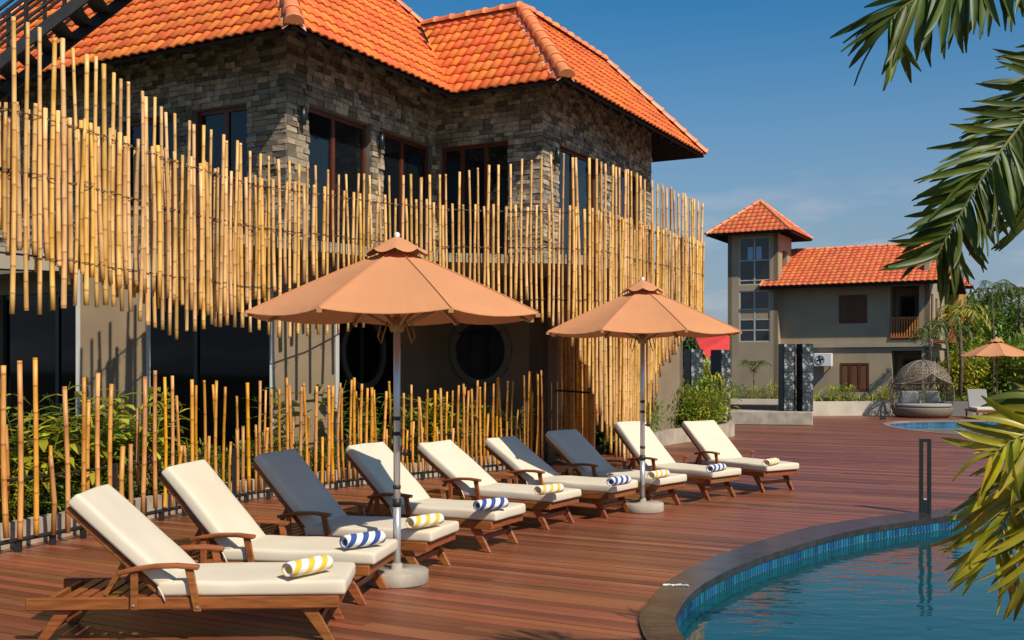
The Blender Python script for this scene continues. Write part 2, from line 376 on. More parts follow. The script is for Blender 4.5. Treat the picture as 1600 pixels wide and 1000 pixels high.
# ------------------------------------------------------------------ piece laying (bricks, tiles, boards)
def frustum_key(p, margin=60):
    Y = max(p.y, .1); x = 800+p.x/Y*FPX; y = HZ-(p.z-EYE)/Y*FPX
    inside = p.y > .2 and -margin < x < 1600+margin and -margin < y < 1000+margin
    return (0 if inside else 1, p.length)
def lay(name, items, m, parent, limit=300):
    """items: (mesh, world matrix, centre). The 300 that show largest become parts, the rest one joined part."""
    items = sorted(items, key=lambda t: frustum_key(t[2]))
    for me, M, c in items[:limit]:
        if not me.materials: me.materials.append(m)
        obj(name, me, None, parent, M)
    if items[limit:]:
        b = MB()
        for me, M, c in items[limit:]: b.merge(me, M)
        b.build(name, m, parent, kind='stuff')
def mstone():
    r = []
    for k in range(6):
        b = MB(); b.box((0, 0, 0), (1, 1, 1)); me = b.mesh('stone')
        for v in me.vertices:
            if v.co.y < 0: v.co.y += random.uniform(-.12, .22)
            v.co.x += random.uniform(-.025, .025); v.co.z += random.uniform(-.04, .04)
        r.append(me)
    return r
STONES = mstone()

U = Vector((-.883, .469, 0)); NV = Vector((.469, .883, 0))     # the two directions of the buildings' grid
ZF, ZH = 3.44, 5.79                                            # balcony floor, window head

def cells(L, z0, z1, ops):
    """rectangles of a wall L x (z0..z1) around its openings (t0,t1,za,zb)"""
    ts = sorted({0, L, *[o[0] for o in ops], *[o[1] for o in ops]}); zs = sorted({z0, z1, *[o[2] for o in ops], *[o[3] for o in ops]})
    for i in range(len(ts)-1):
        run = None
        for j in range(len(zs)-1):
            tm = (ts[i]+ts[i+1])/2; zm = (zs[j]+zs[j+1])/2
            hole = any(o[0] < tm < o[1] and o[2] < zm < o[3] for o in ops)
            if hole:
                if run: yield ts[i], ts[i+1], run[0], run[1]; run = None
            else: run = (run[0] if run else zs[j], zs[j+1])
        if run: yield ts[i], ts[i+1], run[0], run[1]
def wall(mb, p, d, n_in, L, z0, z1, ops, th=.25, mi=0):
    for t0, t1, za, zb in cells(L, z0, z1, ops):
        a = p+d*t0; b = p+d*t1
        q = [a, b, b+n_in*th, a+n_in*th]
        mb.hexa([Vector((v.x, v.y, za)) for v in q]+[Vector((v.x, v.y, zb)) for v in q], mi)
def stone_items(p, d, n_out, L, z0, z1, ops, items, ext0=0, ext1=0):
    z = z0; Mr = Matrix((d, -n_out, Vector((0, 0, 1)))).transposed().to_4x4()
    while z < z1-.02:
        h = random.uniform(.062, .105); h = min(h, z1-z)
        t = -ext0
        blocks = sorted([(o[0], o[1]) for o in ops if o[2] < z+h*.6 and o[3] > z+h*.4])
        free = []; c = -ext0
        for a, b in blocks: free.append((c, a)); c = b
        free.append((c, L+ext1))
        for a, b in free:
            t = a
            while t < b-.02:
                wd = random.uniform(.11, .29)
                if b-(t+wd) < .09: wd = b-t
                dp = random.uniform(.05, .085)
                c = p+d*(t+wd/2)+n_out*(dp/2-.025)+Vector((0, 0, z+h/2))
                S = Matrix.Diagonal((wd-.008, dp, h-.008, 1))
                items.append((random.choice(STONES), Matrix.Translation(c) @ Mr @ S, c))
                t += wd
        z += h

# ------------------------------------------------------------------ pools, ground, deck
def smooth(pts, n=6):
    r = []; m = len(pts)
    for i in range(m):
        p0, p1, p2, p3 = [Vector(pts[(i+k) % m]) for k in (-1, 0, 1, 2)]
        for k in range(n):
            t = k/n
            r.append(.5*((2*p1)+(-p0+p2)*t+(2*p0-5*p1+4*p2-p3)*t*t+(-p0+3*p1-3*p2+p3)*t**3))
    return r
pool_out = smooth([(.84, 7.04), (.95, 7.55), (1.2, 8.35), (1.67, 9.28), (2.24, 10.14), (3.1, 11.22), (4.16, 12.08), (5.36, 12.8), (6.6, 13.0), (8.1, 12.5),
                   (9.2, 11.0), (9.2, 8.6), (8.0, 6.4), (6.2, 5.2), (4.2, 4.75), (2.4, 4.85), (1.3, 5.5), (.88, 6.3)])[:]
def offset_in(poly, wf):
    r = []; m = len(poly)
    area = sum(poly[i].x*poly[(i+1) % m].y-poly[(i+1) % m].x*poly[i].y for i in range(m))
    sg = 1 if area > 0 else -1
    for i in range(m):
        t = (poly[(i+1) % m]-poly[i-1]).normalized(); n = Vector((-t.y, t.x))*sg; r.append(poly[i]+n*wf(poly[i]))
    return r
cw = lambda p: .24+.20*min(max((p.y-7.6)/3.5, 0), 1)
pool_in = offset_in(pool_out, cw)
pool2_out = smooth([(10.9, 31.2), (11.7, 33.2), (13.5, 34.3), (16.2, 34.4), (19, 33), (20, 29), (18, 25), (14.5, 23.4), (12.2, 24.6), (11.2, 26.8), (10.75, 29)])
pool2_in = offset_in(pool2_out, lambda p: .16)
def P2(poly): return [(p.x, p.y) for p in poly]

g = MB(); g.prism([(-400, -60), (500, -60), (500, 900), (-400, 900)], -.5, -.045, holes=[P2(pool_out), P2(pool2_out)], bottom=False)
ground = g.build('ground', M_['ground'], kind='structure')

deck_poly = [(-9.5, 6.5), (-4.0, -1.0), (14, -4), (24, 6), (26, 37.5), (4.0, 38.5), (2.0, 30), (-9.6, 10.5)]
def inter(v, polys):
    us = []
    for poly in polys:
        m = len(poly)
        for i in range(m):
            a = Vector((poly[i][0], poly[i][1], 0)); b = Vector((poly[(i+1) % m][0], poly[(i+1) % m][1], 0))
            va, vb = a.dot(NV)-v, b.dot(NV)-v
            if (va < 0) != (vb < 0): q = a+(b-a)*(va/(va-vb)); us.append(q.dot(U))
    us.sort(); return [(us[i], us[i+1]) for i in range(0, len(us)-1, 2)]
deck = thing('deck', None, None, (0, 12, 0)); tag(deck, kind='structure')
BW, GAP = .112, .007
polys = [deck_poly, P2(pool_out), P2(pool2_out)]
items = []; v = 1.5; row = 0
rs = random.Random(5)
while v < 46:
    i0 = inter(v, polys); i1 = inter(v+BW, polys)
    if len(i0) != len(i1): i0 = i1 = inter(v+BW/2, polys)
    for (a0, b0), (a1, b1) in zip(i0, i1):
        lo, hi = min(a0, a1), max(b0, b1)
        cuts = []; t = lo + rs.uniform(1.0, 4.2)
        while t < hi-.8: cuts.append(t); t += rs.uniform(3.2, 4.6)
        e = [(a0, a1)]+[(c, c) for c in cuts]+[(b0, b1)]
        for k in range(len(e)-1):
            s0 = e[k]; s1 = e[k+1]
            s0 = (s0[0]+.003, s0[1]+.003); s1 = (s1[0]-.003, s1[1]-.003)
            cx = (s0[0]+s1[0])/2
            if s1[0]-s0[0] < .03 or s1[1]-s0[1] < .03: continue
            mb = MB(); dz = rs.uniform(-.0015, .0015)
            q = [(s0[0]-cx, 0), (s1[0]-cx, 0), (s1[1]-cx, BW-GAP), (s0[1]-cx, BW-GAP)]
            mb.hexa([Vector((a, b-BW/2, -.03)) for a, b in q]+[Vector((a, b-BW/2, dz)) for a, b in q])
            me = mb.mesh('board')
            c = U*cx+NV*(v+BW/2)
            M = Matrix.Translation(c) @ Matrix((U, NV, Vector((0, 0, 1)))).transposed().to_4x4()
            items.append((me, M, c))
    v += BW; row += 1
def deck_key(c):
    return c
lay('deck_board', items, M_['deck'], deck)
MB().prism(deck_poly, -.04, -.034, holes=[P2(pool_out), P2(pool2_out)]).build('deck_underlay', M_['sub'], deck)
# the object coordinates of a board run along it: stretch the grain there
for n_ in M_['deck'].node_tree.nodes:
    if n_.type == 'MAPPING': n_.inputs['Scale'].default_value = (.5, 7, 7)

def pool(name, out_p, in_p, wmat, tmat, drop, slab, copmat, th=.02, depth=1.4, tw=.072):
    p = thing(name, None, None, (out_p[0].x, out_p[0].y, 0)); tag(p, kind='structure')
    m = len(out_p)
    # coping slabs
    acc = 0; start = 0; L = []
    for i in range(m):
        acc += (out_p[(i+1) % m]-out_p[i]).length
        if acc > slab or i == m-1: L.append((start, i+1)); start = i+1; acc = 0
    for a, b in L:
        idx = list(range(a, b+1)); mb = MB()
        ou = [out_p[i % m].copy() for i in idx]; inn = [in_p[i % m].copy() for i in idx]
        for arr in (ou, inn):
            d0 = (arr[1]-arr[0]).normalized(); d1 = (arr[-1]-arr[-2]).normalized(); arr[0] += d0*.003; arr[-1] -= d1*.003
        for k in range(len(idx)-1):
            q = [ou[k], ou[k+1], inn[k+1], inn[k]]
            mb.hexa([Vector((t.x, t.y, th-.06)) for t in q]+[Vector((t.x, t.y, th)) for t in q])
        me = mb.mesh('c'); bm = bmesh.new(); bm.from_mesh(me); bmesh.ops.remove_doubles(bm, verts=bm.verts, dist=1e-4); bm.to_mesh(me); bm.free()
        obj('coping_stone', me, copmat, p)
    # basin
    basin = MB()
    wi = offset_in(in_p, lambda q: -.02)
    for i in range(m):
        a, b = wi[i], wi[(i+1) % m]
        basin.add([(a.x, a.y, -depth), (b.x, b.y, -depth), (b.x, b.y, th-.061), (a.x, a.y, th-.061)], [(0, 1, 2, 3)])
    basin.build('basin_wall', M_['grout'], p)
    MB().prism(P2(wi), -depth-.02, -depth, bottom=False).build('basin_floor', M_['ppaint'], p)
    tiles = MB(); w2 = offset_in(in_p, lambda q: -.013)
    pts = []; 
    for i in range(m):
        a, b = w2[i], w2[(i+1) % m]; th_ = tw*.62; n = max(1, round((b-a).length/th_))
        for k in range(n):
            c = a.lerp(b, (k+.5)/n); d = (b-a).normalized(); nn = Vector((d.y, -d.x))
            for z in [th-.061-(.5+j)*tw for j in range(int((drop+.12)/tw)+1)]:
                Mx = Matrix(((d.x, nn.x, 0), (d.y, nn.y, 0), (0, 0, 1)))
                tiles.box((c.x, c.y, z), ((b-a).length/n-.012, .012, tw-.010), Mx)
    tiles.build('mosaic_tiles', tmat, p, kind='stuff')
    wt = MB().prism(P2(offset_in(in_p, lambda q: -.01)), -drop-.002, -drop, bottom=False)
    wo = wt.build('pool_water', wmat, None, kind='structure')
    return p
pool('swimming_pool', pool_out, pool_in, M_['water'], M_['ptile'], .128, .62, M_['coping'], tw=.088)
M_['coping2'] = mat('pale_coping', (.30, .20, .15), .5, var=.2)
pool('far_swimming_pool', pool2_out, pool2_in, M_['water2'], M_['ptile2'], .15, .8, M_['coping2'], th=.012, tw=.09)
# torn bit of paper on the coping of the near pool
t = MB(); 
for k in range(7): t.box((0, 0, 0), (.035, .02, .004), Matrix.Rotation(random.uniform(0, 3), 3, 'Z') @ Matrix.Rotation(random.uniform(-.4, .4), 3, 'X'))
for i in range(7):
    for j in range(8): q = t.v[i*8+j]; t.v[i*8+j] = (q[0]+(i-3)*.028, q[1]+sin(i*2)*.012, q[2]+.012)
tp = t.build('paper_scrap', M_['white'], None, Matrix.Translation((1.26, 8.2, .02)))
tag(tp, 'scrap of white paper lying on the dark pool edge', 'litter')

# ------------------------------------------------------------------ roofs
def tile_mesh(pitch=.19, exp=.30, amp=.03, seg=6):
    prof = []
    for k in range(seg+1):
        t = k/seg
        prof.append((t*pitch, amp*(.5-.5*cos(2*pi*t))**.8))
    mb = MB(); n = seg+1; L = exp+.03
    top0 = [(x, -.0, z+.034) for x, z in prof]; top1 = [(x, L, z+.006) for x, z in prof]; lip = [(x, 0, z+.012) for x, z in prof]; bk = [(x, .12, z+.004) for x, z in prof]
    b = top0+top1+lip+bk
    fs = []
    for k in range(seg):
        fs.append((k, k+1, n+k+1, n+k)); fs.append((2*n+k, 2*n+k+1, k+1, k)); fs.append((3*n+k, 3*n+k+1, 2*n+k+1, 2*n+k))
    mb.add(b, fs, 0, False)
    me = mb.mesh('tile', fix=False)
    for p in me.polygons:
        if p.index % 3 == 0: p.use_smooth = True
    return me
def roof_plane(poly, eave_dir, up_dir, pitch, exp, tilemesh, items, cut):
    """poly: world points (first is eave start, eave runs along eave_dir); tiles are laid from the eave upwards"""
    o = poly[0]; n = eave_dir.cross(up_dir).normalized()
    flip = 1
    if n.z < 0: n = -n; flip = -1
    loc = [((p-o).dot(eave_dir), (p-o).dot(up_dir)) for p in poly]
    def inside(x, y):
        c = False; m = len(loc)
        for i in range(m):
            x0, y0 = loc[i]; x1, y1 = loc[(i+1) % m]
            if (y0 > y) != (y1 > y) and x < (x1-x0)*(y-y0)/(y1-y0)+x0: c = not c
        return c
    M3 = Matrix((eave_dir, up_dir, n)).transposed()
    x0 = min(a for a, b in loc); x1 = max(a for a, b in loc); y1 = max(b for a, b in loc)
    area = sum(loc[i][0]*loc[(i+1) % len(loc)][1]-loc[(i+1) % len(loc)][0]*loc[i][1] for i in range(len(loc)))
    r = 0
    while r*exp < y1:
        c = 0
        nx = int((x1-x0)/pitch)+2
        for c in range(nx):
            x = x0+c*pitch; y = r*exp
            cs = [inside(x+a*pitch, y+b*exp+.001) for a in (.02, .98) for b in (.03, .97)]
            if not any(cs): continue
            M = Matrix.Translation(o+eave_dir*x+up_dir*y+n*random.uniform(0, .006)) @ M3.to_4x4() @ Matrix.Rotation(random.uniform(-.01, .01), 4, 'Y')
            ctr = o+eave_dir*(x+pitch/2)+up_dir*(y+exp/2)
            if all(cs): items.append((tilemesh, M, ctr))
            else:
                bm = bmesh.new(); bm.from_mesh(tilemesh); bm.transform(M)
                m = len(poly)
                for i in range(1, m):      # every border but the eave
                    a = poly[i]; b = poly[(i+1) % m]; e = (b-a).normalized(); nn = e.cross(n)*(1 if area > 0 else -1)*flip
                    # only borders close to this tile
                    if abs((ctr-a).dot(nn)) > .5: continue
                    bmesh.ops.bisect_plane(bm, geom=bm.verts[:]+bm.edges[:]+bm.faces[:], plane_co=a, plane_no=nn, clear_outer=True)
                if bm.faces:
                    b0 = len(cut.v); bm.verts.index_update()
                    cut.v += [tuple(q.co) for q in bm.verts]
                    for f in bm.faces: cut.f.append(tuple(b0+q.index for q in f.verts)); cut.mi.append(0); cut.sm.append(f.smooth)
                bm.free()
        r += 1
def ridge_caps(a, b, parent, m, r=.115, step=.36, name='ridge_tile'):
    d = b-a; L = d.length; d.normalize(); n = max(1, int(round(L/step))); st = L/n
    me = bpy.data.meshes.get('ridge_cap_%.3f' % r)
    if me is None:
        mb = MB(); K = 9
        rings = [(0, r*1.12), (.05, r*1.16), (.07, r*1.02), (.38, r*.86)]
        for y, rr in rings:
            for k in range(K): an = pi*(k/(K-1))*1.1-.05*pi; mb.v.append((rr*cos(an), y, rr*sin(an)*.85))
        for i in range(len(rings)-1):
            for k in range(K-1): mb.f.append((i*K+k, i*K+k+1, (i+1)*K+k+1, (i+1)*K+k)); mb.mi.append(0); mb.sm.append(True)
        mb.f.append(tuple(range(K))[::-1]); mb.mi.append(0); mb.sm.append(False)
        me = mb.mesh('ridge_cap_%.3f' % r); me.materials.append(m)
    x = d.cross(Vector((0, 0, 1))).normalized(); z = x.cross(d)
    M3 = Matrix((x, d, z)).transposed().to_4x4()
    for k in range(n):
        obj(name, me, None, parent, Matrix.Translation(a+d*(st*k)+z*.02) @ M3 @ Matrix.Diagonal((1, st/.36, 1, 1)) @ Matrix.Rotation(random.uniform(-.02, .02), 4, 'X'))
def slab_under(mb, poly, th=.05, off=.012):
    a, b, c = poly[0], poly[1], poly[2]; n = (b-a).cross(c-a).normalized()
    if n.z < 0: n = -n
    m = len(poly); top = [p-n*off for p in poly]; bot = [p-n*(off+th) for p in poly]
    mb.add(top+bot, [tuple(range(m)), tuple(range(2*m-1, m-1, -1))]+[(i, (i+1) % m, m+(i+1) % m, m+i) for i in range(m)])

P1 = Vector((-3.42, 16.18, 0)); P2c = Vector((-1.42, 19.94, 0)); P3 = Vector((.53, 18.9, 0))
LB = (P2c-P1).dot(NV); LC = 2.21; LD = 5.36
P1 = P2c - NV*4.26
OH = .90; ZE = 6.48; SLP = 1.10
BLD = thing('main_building', 'two storey stone clad resort building with orange tiled hip roofs and brown framed windows', 'building', (-2, 20, 0))
tip1 = P1 - U*OH - NV*OH; tip1.z = ZE          # outer corner A/B (outward of A is -NV, outward of B is -U)
s = 1.74; WA, WB = 9.93, 4.26+2*s
q_left = tip1+U*WA; far_b = tip1+NV*WB; far_l = q_left+NV*WB
h = WB/2; zr = Vector((0, 0, h*SLP))
r1 = tip1+(U+NV)*h+zr; r2 = q_left+(-U+NV)*h+zr
s45 = sqrt(.5); upA = (NV+Vector((0, 0, SLP))).normalized(); upB = (U+Vector((0, 0, SLP))).normalized()
tip3 = P3 - U*OH - NV*OH; tip3.z = ZE
zs = Vector((0, 0, s*SLP))
valley = P2c - U*OH - NV*OH; valley.z = ZE
vtop = valley+(U+NV)*s+zs
pk = tip3+(U+NV)*s+zs
LDe = 7.35
tip4 = tip3+NV*LDe; pk2 = tip4+(U-NV)*s+zs
roof = MB()
TM = tile_mesh(); titems = []; cut = MB()
# A plane (faces the camera, to the left), B plane (faces right), C and D planes of the corner wing
polyA = [tip1, q_left, r2, r1]
polyB_full = [tip1, far_b, r1]
polyB = [tip1, valley, vtop, far_b+(U-NV)*s+zs, r1]
# the B plane stops at the wing's ridge: replace its far hip below that height
hipB = far_b+(U-NV)*s+zs
polyB = [tip1, valley, vtop, hipB, r1]
polyC = [tip3, valley, vtop, pk]
polyD = [tip3, tip4, pk2, pk]
for poly in (polyA, polyB, polyC, polyD, [pk, pk2, pk2+U*6, pk+U*6], [tip4, tip4+U*6, pk2+U*6, pk2], [far_b, far_l, r2, r1], [q_left, far_l, r2]):
    slab_under(roof, poly)
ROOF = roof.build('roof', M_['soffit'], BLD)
for poly, e, u in ((polyA, U, upA), (polyB, NV, upB), (polyC, U, upA), (polyD, NV, upB)):
    roof_plane(poly, e, u, .19, .30, TM, titems, cut)
lay('roof_tile', titems, M_['tile'], ROOF)
cut.build('cut_tiles', M_['tile'], ROOF, kind='stuff')
lift = Vector((0, 0, .03))
for a, b in ((tip1, r1), (tip3, pk), (pk, vtop), (pk2, pk), (tip4, pk2), (q_left, r2)): ridge_caps(a+lift, b+lift, ROOF, M_['ridge'], r=.125)
M_['lime'] = mat('pale_ridge_mortar', (.62, .38, .27), .9, nscale=5, col2=(.74, .24, .08), namt=.8)
mm = MB()
for a, b, w_ in ((tip1, r1, .34), (tip3, pk, .40), (pk, vtop, .2), (pk2, pk, .22), (tip4, pk2, .2)):
    d = (b-a); L_ = d.length; d.normalize(); k = .12; sd_ = d.cross(Vector((0, 0, 1))).normalized()
    while k < L_-.1:
        c = a+d*k; ww = w_*random.uniform(.75, 1.1)
        for sg in (-1, 1):
            if abs(d.z) > .2:
                o1 = sd_*sg*ww*.5; dn = Vector((0, 0, -abs(ww)*.5*.78))
            else: o1 = sd_*sg*ww*.5; dn = Vector((0, 0, -ww*.5*SLP))
            l_ = Vector((0, 0, .062)); e_ = d*.10
            mm.add([c+l_-e_, c+l_+e_, c+o1+dn+l_+e_, c+o1+dn+l_-e_], [(0, 1, 2, 3)])
        k += .19
mm.build('ridge_mortar', M_['lime'], ROOF, kind='stuff')
ridge_caps(vtop+lift+(vtop-hipB)*0, r1+lift, ROOF, M_['ridge'], r=.10)
# rafters under the eaves
rf = MB()
for o, e, inn, L in ((tip1, U, NV, WA), (tip1, NV, U, 4.6), (tip3, U, NV, 2.2), (tip3, NV, U, LDe)):
    k = .35
    while k < L-.2:
        a = o+e*k+inn*.06+Vector((0, 0, -.13+.06)); ln = min(1.2, max(.1, k-.12)); b = a+inn*ln+Vector((0, 0, ln*SLP)); rf.bar(a, b, .05, .09); k += .55
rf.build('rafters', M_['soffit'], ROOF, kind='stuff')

# ------------------------------------------------------------------ upper walls in stone, ground floor walls in render
opA = [(.746, 1.88, ZF+.05, ZH), (2.27, 3.5, ZF+.9, ZH)]
opB = [(.50, 2.16, ZF+.05, ZH), (2.52, 4.12, ZF+.05, ZH)]
opC = [(.665, 2.12, ZF+.05, ZH)]
opD = [(.633, 2.5, ZF+.05, ZH), (3.16, 4.79, ZF+.05, ZH)]
ZT = ZE+OH*SLP-.16
walls = [('a', P1, U, NV, 8.2, opA), ('b', P1, NV, U, 4.26, opB), ('c', P3, U, NV, LC, opC), ('d', P3, NV, U, LD, opD)]
wb = MB(); sitems = []
for nm, p, d, nin, L, ops in walls:
    wall(wb, p, d, nin, L, ZF, ZT, ops)
WALL = wb.build('stone_wall', M_['mortar'], BLD)
for nm, p, d, nin, L, ops in walls:
    stone_items(p, d, -nin, L if nm != 'c' and nm != 'b' else L-.03, ZF, ZT, ops, sitems, ext0=.03)
# far end wall of the wing
lay('stone', sitems, M_['stone'], WALL)
def window(p, d, nin, t0, t1, za, zb, parent, mull=(.5,), fm='frame', gm='glass', name='window', fw=.07, inset=.08, trans=()):
    """frame with mullions; the pane behind"""
    fr = MB(); a = p+d*t0+nin*inset; b = p+d*t1+nin*inset; W = t1-t0
    def seg(s0, s1, z0, z1, th=.06):
        q = [a+d*s0, a+d*s1, a+d*s1+nin*th, a+d*s0+nin*th]
        fr.hexa([Vector((v.x, v.y, z0)) for v in q]+[Vector((v.x, v.y, z1)) for v in q])
    seg(0, fw, za, zb); seg(W-fw, W, za, zb); seg(fw, W-fw, zb-fw, zb); seg(fw, W-fw, za, za+fw)
    for m in mull: seg(W*m-fw*.6, W*m+fw*.6, za+fw, zb-fw, .075)
    for z in trans: seg(fw, W-fw, z-.025, z+.025, .05)
    f = fr.build(name, M_[fm], parent)
    gl = MB(); q = [a+d*.02+nin*.03, b-d*.02+nin*.03, b-d*.02+nin*.042, a+d*.02+nin*.042]
    gl.hexa([Vector((v.x, v.y, za+.02)) for v in q]+[Vector((v.x, v.y, zb-.02)) for v in q])
    gl.build('pane', M_[gm], f)
    return f
for nm, p, d, nin, L, ops in walls:
    for o in ops: window(p, d, nin, o[0], o[1], o[2], o[3], BLD, mull=(.46,) if nm != 'c' else (.35, .7), name='window')
# curtains behind nothing: a reveal lining keeps the openings dark
# wall lamps
def wall_lamp(loc, n_out, lab):
    t = thing('wall_lamp', lab, 'wall lamp', loc, group='dark wall lamps on the stone corners')
    b = MB(); b.box(Vector(loc)+n_out*.05, (.07, .07, .16)); b.build('bracket', M_['black'], t)
    b = MB(); c = Vector(loc)+n_out*.12; b.tube([c+Vector((0, 0, -.14)), c+Vector((0, 0, .14))], .045, 10); b.build('lamp_body', M_['black'], t)
wall_lamp(P1+NV*.26+Vector((0, 0, 5.55)), -U, 'dark cylinder lamp on the front stone corner under the big roof')
wall_lamp(P1+NV*2.34+Vector((0, 0, 5.55)), -U, 'dark cylinder lamp on the stone pier between the two balcony windows')
wall_lamp(P3+NV*.4+Vector((0, 0, 5.5)), -U, 'dark cylinder lamp on the stone corner of the right wing')

# ground floor
gw = MB()
wall(gw, P1, U, NV, 9, 0, ZF-.15, [(.25, 3.6, .1, 3.0), (3.75, 6.6, .1, 3.0), (6.75, 8.8, .1, 3.0)])
wall(gw, P1, NV, U, 4.26, 0, ZF-.15, [(.1, 3.05, .15, 2.95)])
wall(gw, P3, U, NV, 2.21, 0, ZF-.15, [])
wall(gw, P3, NV, U, 7.6, 0, ZF-.15, [(1.2, 3.2, .15, 2.6)])
e = P3+NV*7.6
wall(gw, e, U, -NV, 5, 0, ZF-.15, [])
gw.build('ground_floor_wall', M_['beige'], BLD)
window(P1, U, NV, .25, 3.6, .1, 3.0, BLD, mull=(.5,), fm='black', gm='glass_ground')
window(P1, U, NV, 3.75, 6.6, .1, 3.0, BLD, mull=(.5,), fm='black', gm='glass_ground')
window(P1, U, NV, 6.75, 8.8, .1, 3.0, BLD, mull=(.5,), fm='black', gm='glass_ground')
window(P1, NV, U, .1, 3.05, .15, 2.95, BLD, mull=(.33, .66), fm='black', gm='glass_ground')
window(P3, NV, U, 1.2, 3.2, .15, 2.6, BLD, mull=(.5,), fm='black', gm='glass_ground')
# round moon window on the C wall
mc = P3+U*1.22; mc.z = 2.0
def ring(mb, c, d, nout, r0, r1, dep, n=40, y0=0):
    vs = []
    for k in range(n):
        a = 2*pi*k/n; dirv = d*cos(a)+Vector((0, 0, 1))*sin(a)
        for rr, off in ((r0, dep), (r1, dep), (r1, y0), (r0, y0)): vs.append(c+dirv*rr+nout*off)
    fs = []
    for k in range(n):
        j = (k+1) % n
        for m in range(4): fs.append((k*4+m, k*4+(m+1) % 4, j*4+(m+1) % 4, j*4+m))
    mb.add(vs, fs)
M_['reflring'] = mat('dark_grey_rim', (.06, .06, .055), .6)  # grey of the modelled reflection
M_['rim'] = mat('grey_rim', (.17, .16, .14), .8)
MW = thing('round_window', 'round grey rimmed window in the shaded ground floor wall behind the fence', 'window', (mc.x, mc.y, 0))
mb = MB(); ring(mb, mc, U, -NV, .52, .63, .09, y0=-.02); mb.build('rim', M_['rim'], MW)
mb = MB(); vs = [mc-NV*.045+(U*cos(2*pi*k/40)+Vector((0, 0, 1))*sin(2*pi*k/40))*.525 for k in range(40)]; vs2 = [q+NV*.03 for q in vs]
mb.add(vs+vs2, [tuple(range(40)), tuple(range(79, 39, -1))]+[(k, (k+1) % 40, 40+(k+1) % 40, 40+k) for k in range(40)]); M_['greyglass'] = mat_glass('grey_round_pane', (.035, .04, .04), .06, 1.5); mb.build('pane', M_['greyglass'], MW)
mb = MB(); mb.bar(mc-U*.15+Vector((0, 0, -.54))-NV*.065, mc-U*.15+Vector((0, 0, .54))-NV*.065, .09, .03, up=NV); mb.bar(mc+U*.45+Vector((0, 0, .33))-NV*.069, mc-U*.45+Vector((0, 0, .33))-NV*.069, .07, .03)
mb.build('mullion', M_['black'], MW)
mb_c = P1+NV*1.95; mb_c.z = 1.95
MW2 = thing('round_reflection', 'faint grey ring modelled as the round window reflected in the dark glass left of the large parasol pole', 'window', (mb_c.x, mb_c.y, 0))  # added ring models the round window's reflection in the glass
mb = MB(); ring(mb, mb_c, NV, -U, .52, .63, .05, y0=.0); mb.build('rim', M_['reflring'], MW2)
mb = MB(); mb.bar(mb_c+Vector((0, 0, -1.9))-U*.02, mb_c+Vector((0, 0, -.62))-U*.02, .05, .03, up=NV); mb.build('stem', M_['reflring'], MW2)
# interior dark behind glass is not seen. Square pier panels with white edge strips
def pier(c, wd, dp, h, lab, ax=Vector((.95, .31, 0))):
    t = thing('pier', lab, 'pillar', (c.x, c.y, 0))
    ax = ax.normalized(); ay = Vector((-ax.y, ax.x, 0)); M3 = Matrix((ax, ay, Vector((0, 0, 1)))).transposed()
    b = MB(); b.box((c.x, c.y, h/2), (wd, dp, h), M3); b.build('pier_body', M_['beige'], t)
    for sx in (-1, 1):
        q = c+ax*sx*(wd/2+.028)
        for ss in (-1,):
            b = MB(); qq = q+ay*ss*(dp/2-.02); b.box((qq.x, qq.y, h/2), (.055, .06, h), M3); b.build('edge_strip', M_['alu'], t)
pier(Vector((-5.36, 14.4, 0)), .82, .4, 2.97, 'beige pier with white edge strips and striped bamboo shadows, left behind the fence')
pier(Vector((-3.05, 15.6, 0)), .88, .4, ZF-.16, 'beige pier with white edge strips left of the large parasol, behind the fence')

bmx = MB(); bmx.bar(Vector((-9.5, 12.35, 3.12)), Vector((-3.9, 15.55, 3.12)), .28, .28); bmx.build('edge_beam', M_['pale_trim'], BLD)
# balcony slab following the bamboo screen
SCR = [(-6.0, 8.0), (-5.2, 8.85), (-4.6, 9.8), (-4.39, 10.25), (-4.18, 10.9), (-3.89, 12.25), (-3.34, 13.8), (-2.8, 14.42), (-2.44, 14.71), (-1.95, 15.3), (-1.5, 15.6), (-.95, 16.0), (-.1, 16.2), (.55, 16.2),
       (.98, 16.35), (1.36, 16.6), (1.78, 17.3), (2.15, 18.05), (2.62, 18.8), (3.3, 20.1), (3.78, 21.1)]
SV = [Vector((a, b, 0)) for a, b in SCR]
def path_eval(pts):
    cum = [0]
    for i in range(1, len(pts)): cum.append(cum[-1]+(pts[i]-pts[i-1]).length)
    def f(t):
        t = min(max(t, 0), cum[-1])
        for i in range(1, len(pts)):
            if t <= cum[i]+1e-9:
                k = (t-cum[i-1])/(cum[i]-cum[i-1]); d = (pts[i]-pts[i-1]).normalized(); return pts[i-1].lerp(pts[i], k), d
    return f, cum[-1]
sf, SL = path_eval(SV)
edge = []
t0_ = 8.0
for k in range(200):
    tt = SL*k/199; p, d = sf(tt)
    if p.y > 13.2: edge.append(p+Vector((-d.y, d.x, 0))*.11)
back = [P3+NV*6.5, P3+NV*.2+U*.2, P2c+U*.25+NV*.25, P1+(U+NV)*.2, P1+U*7.8+NV*.2, P1+U*7.8-NV*.5, Vector((-6.4, 16.75, 0)), Vector((-4.6, 15.2, 0))]
MB().prism([(p.x, p.y) for p in edge+back], ZF-.15, ZF-.004).build('balcony_slab', M_['pale_trim'], BLD)

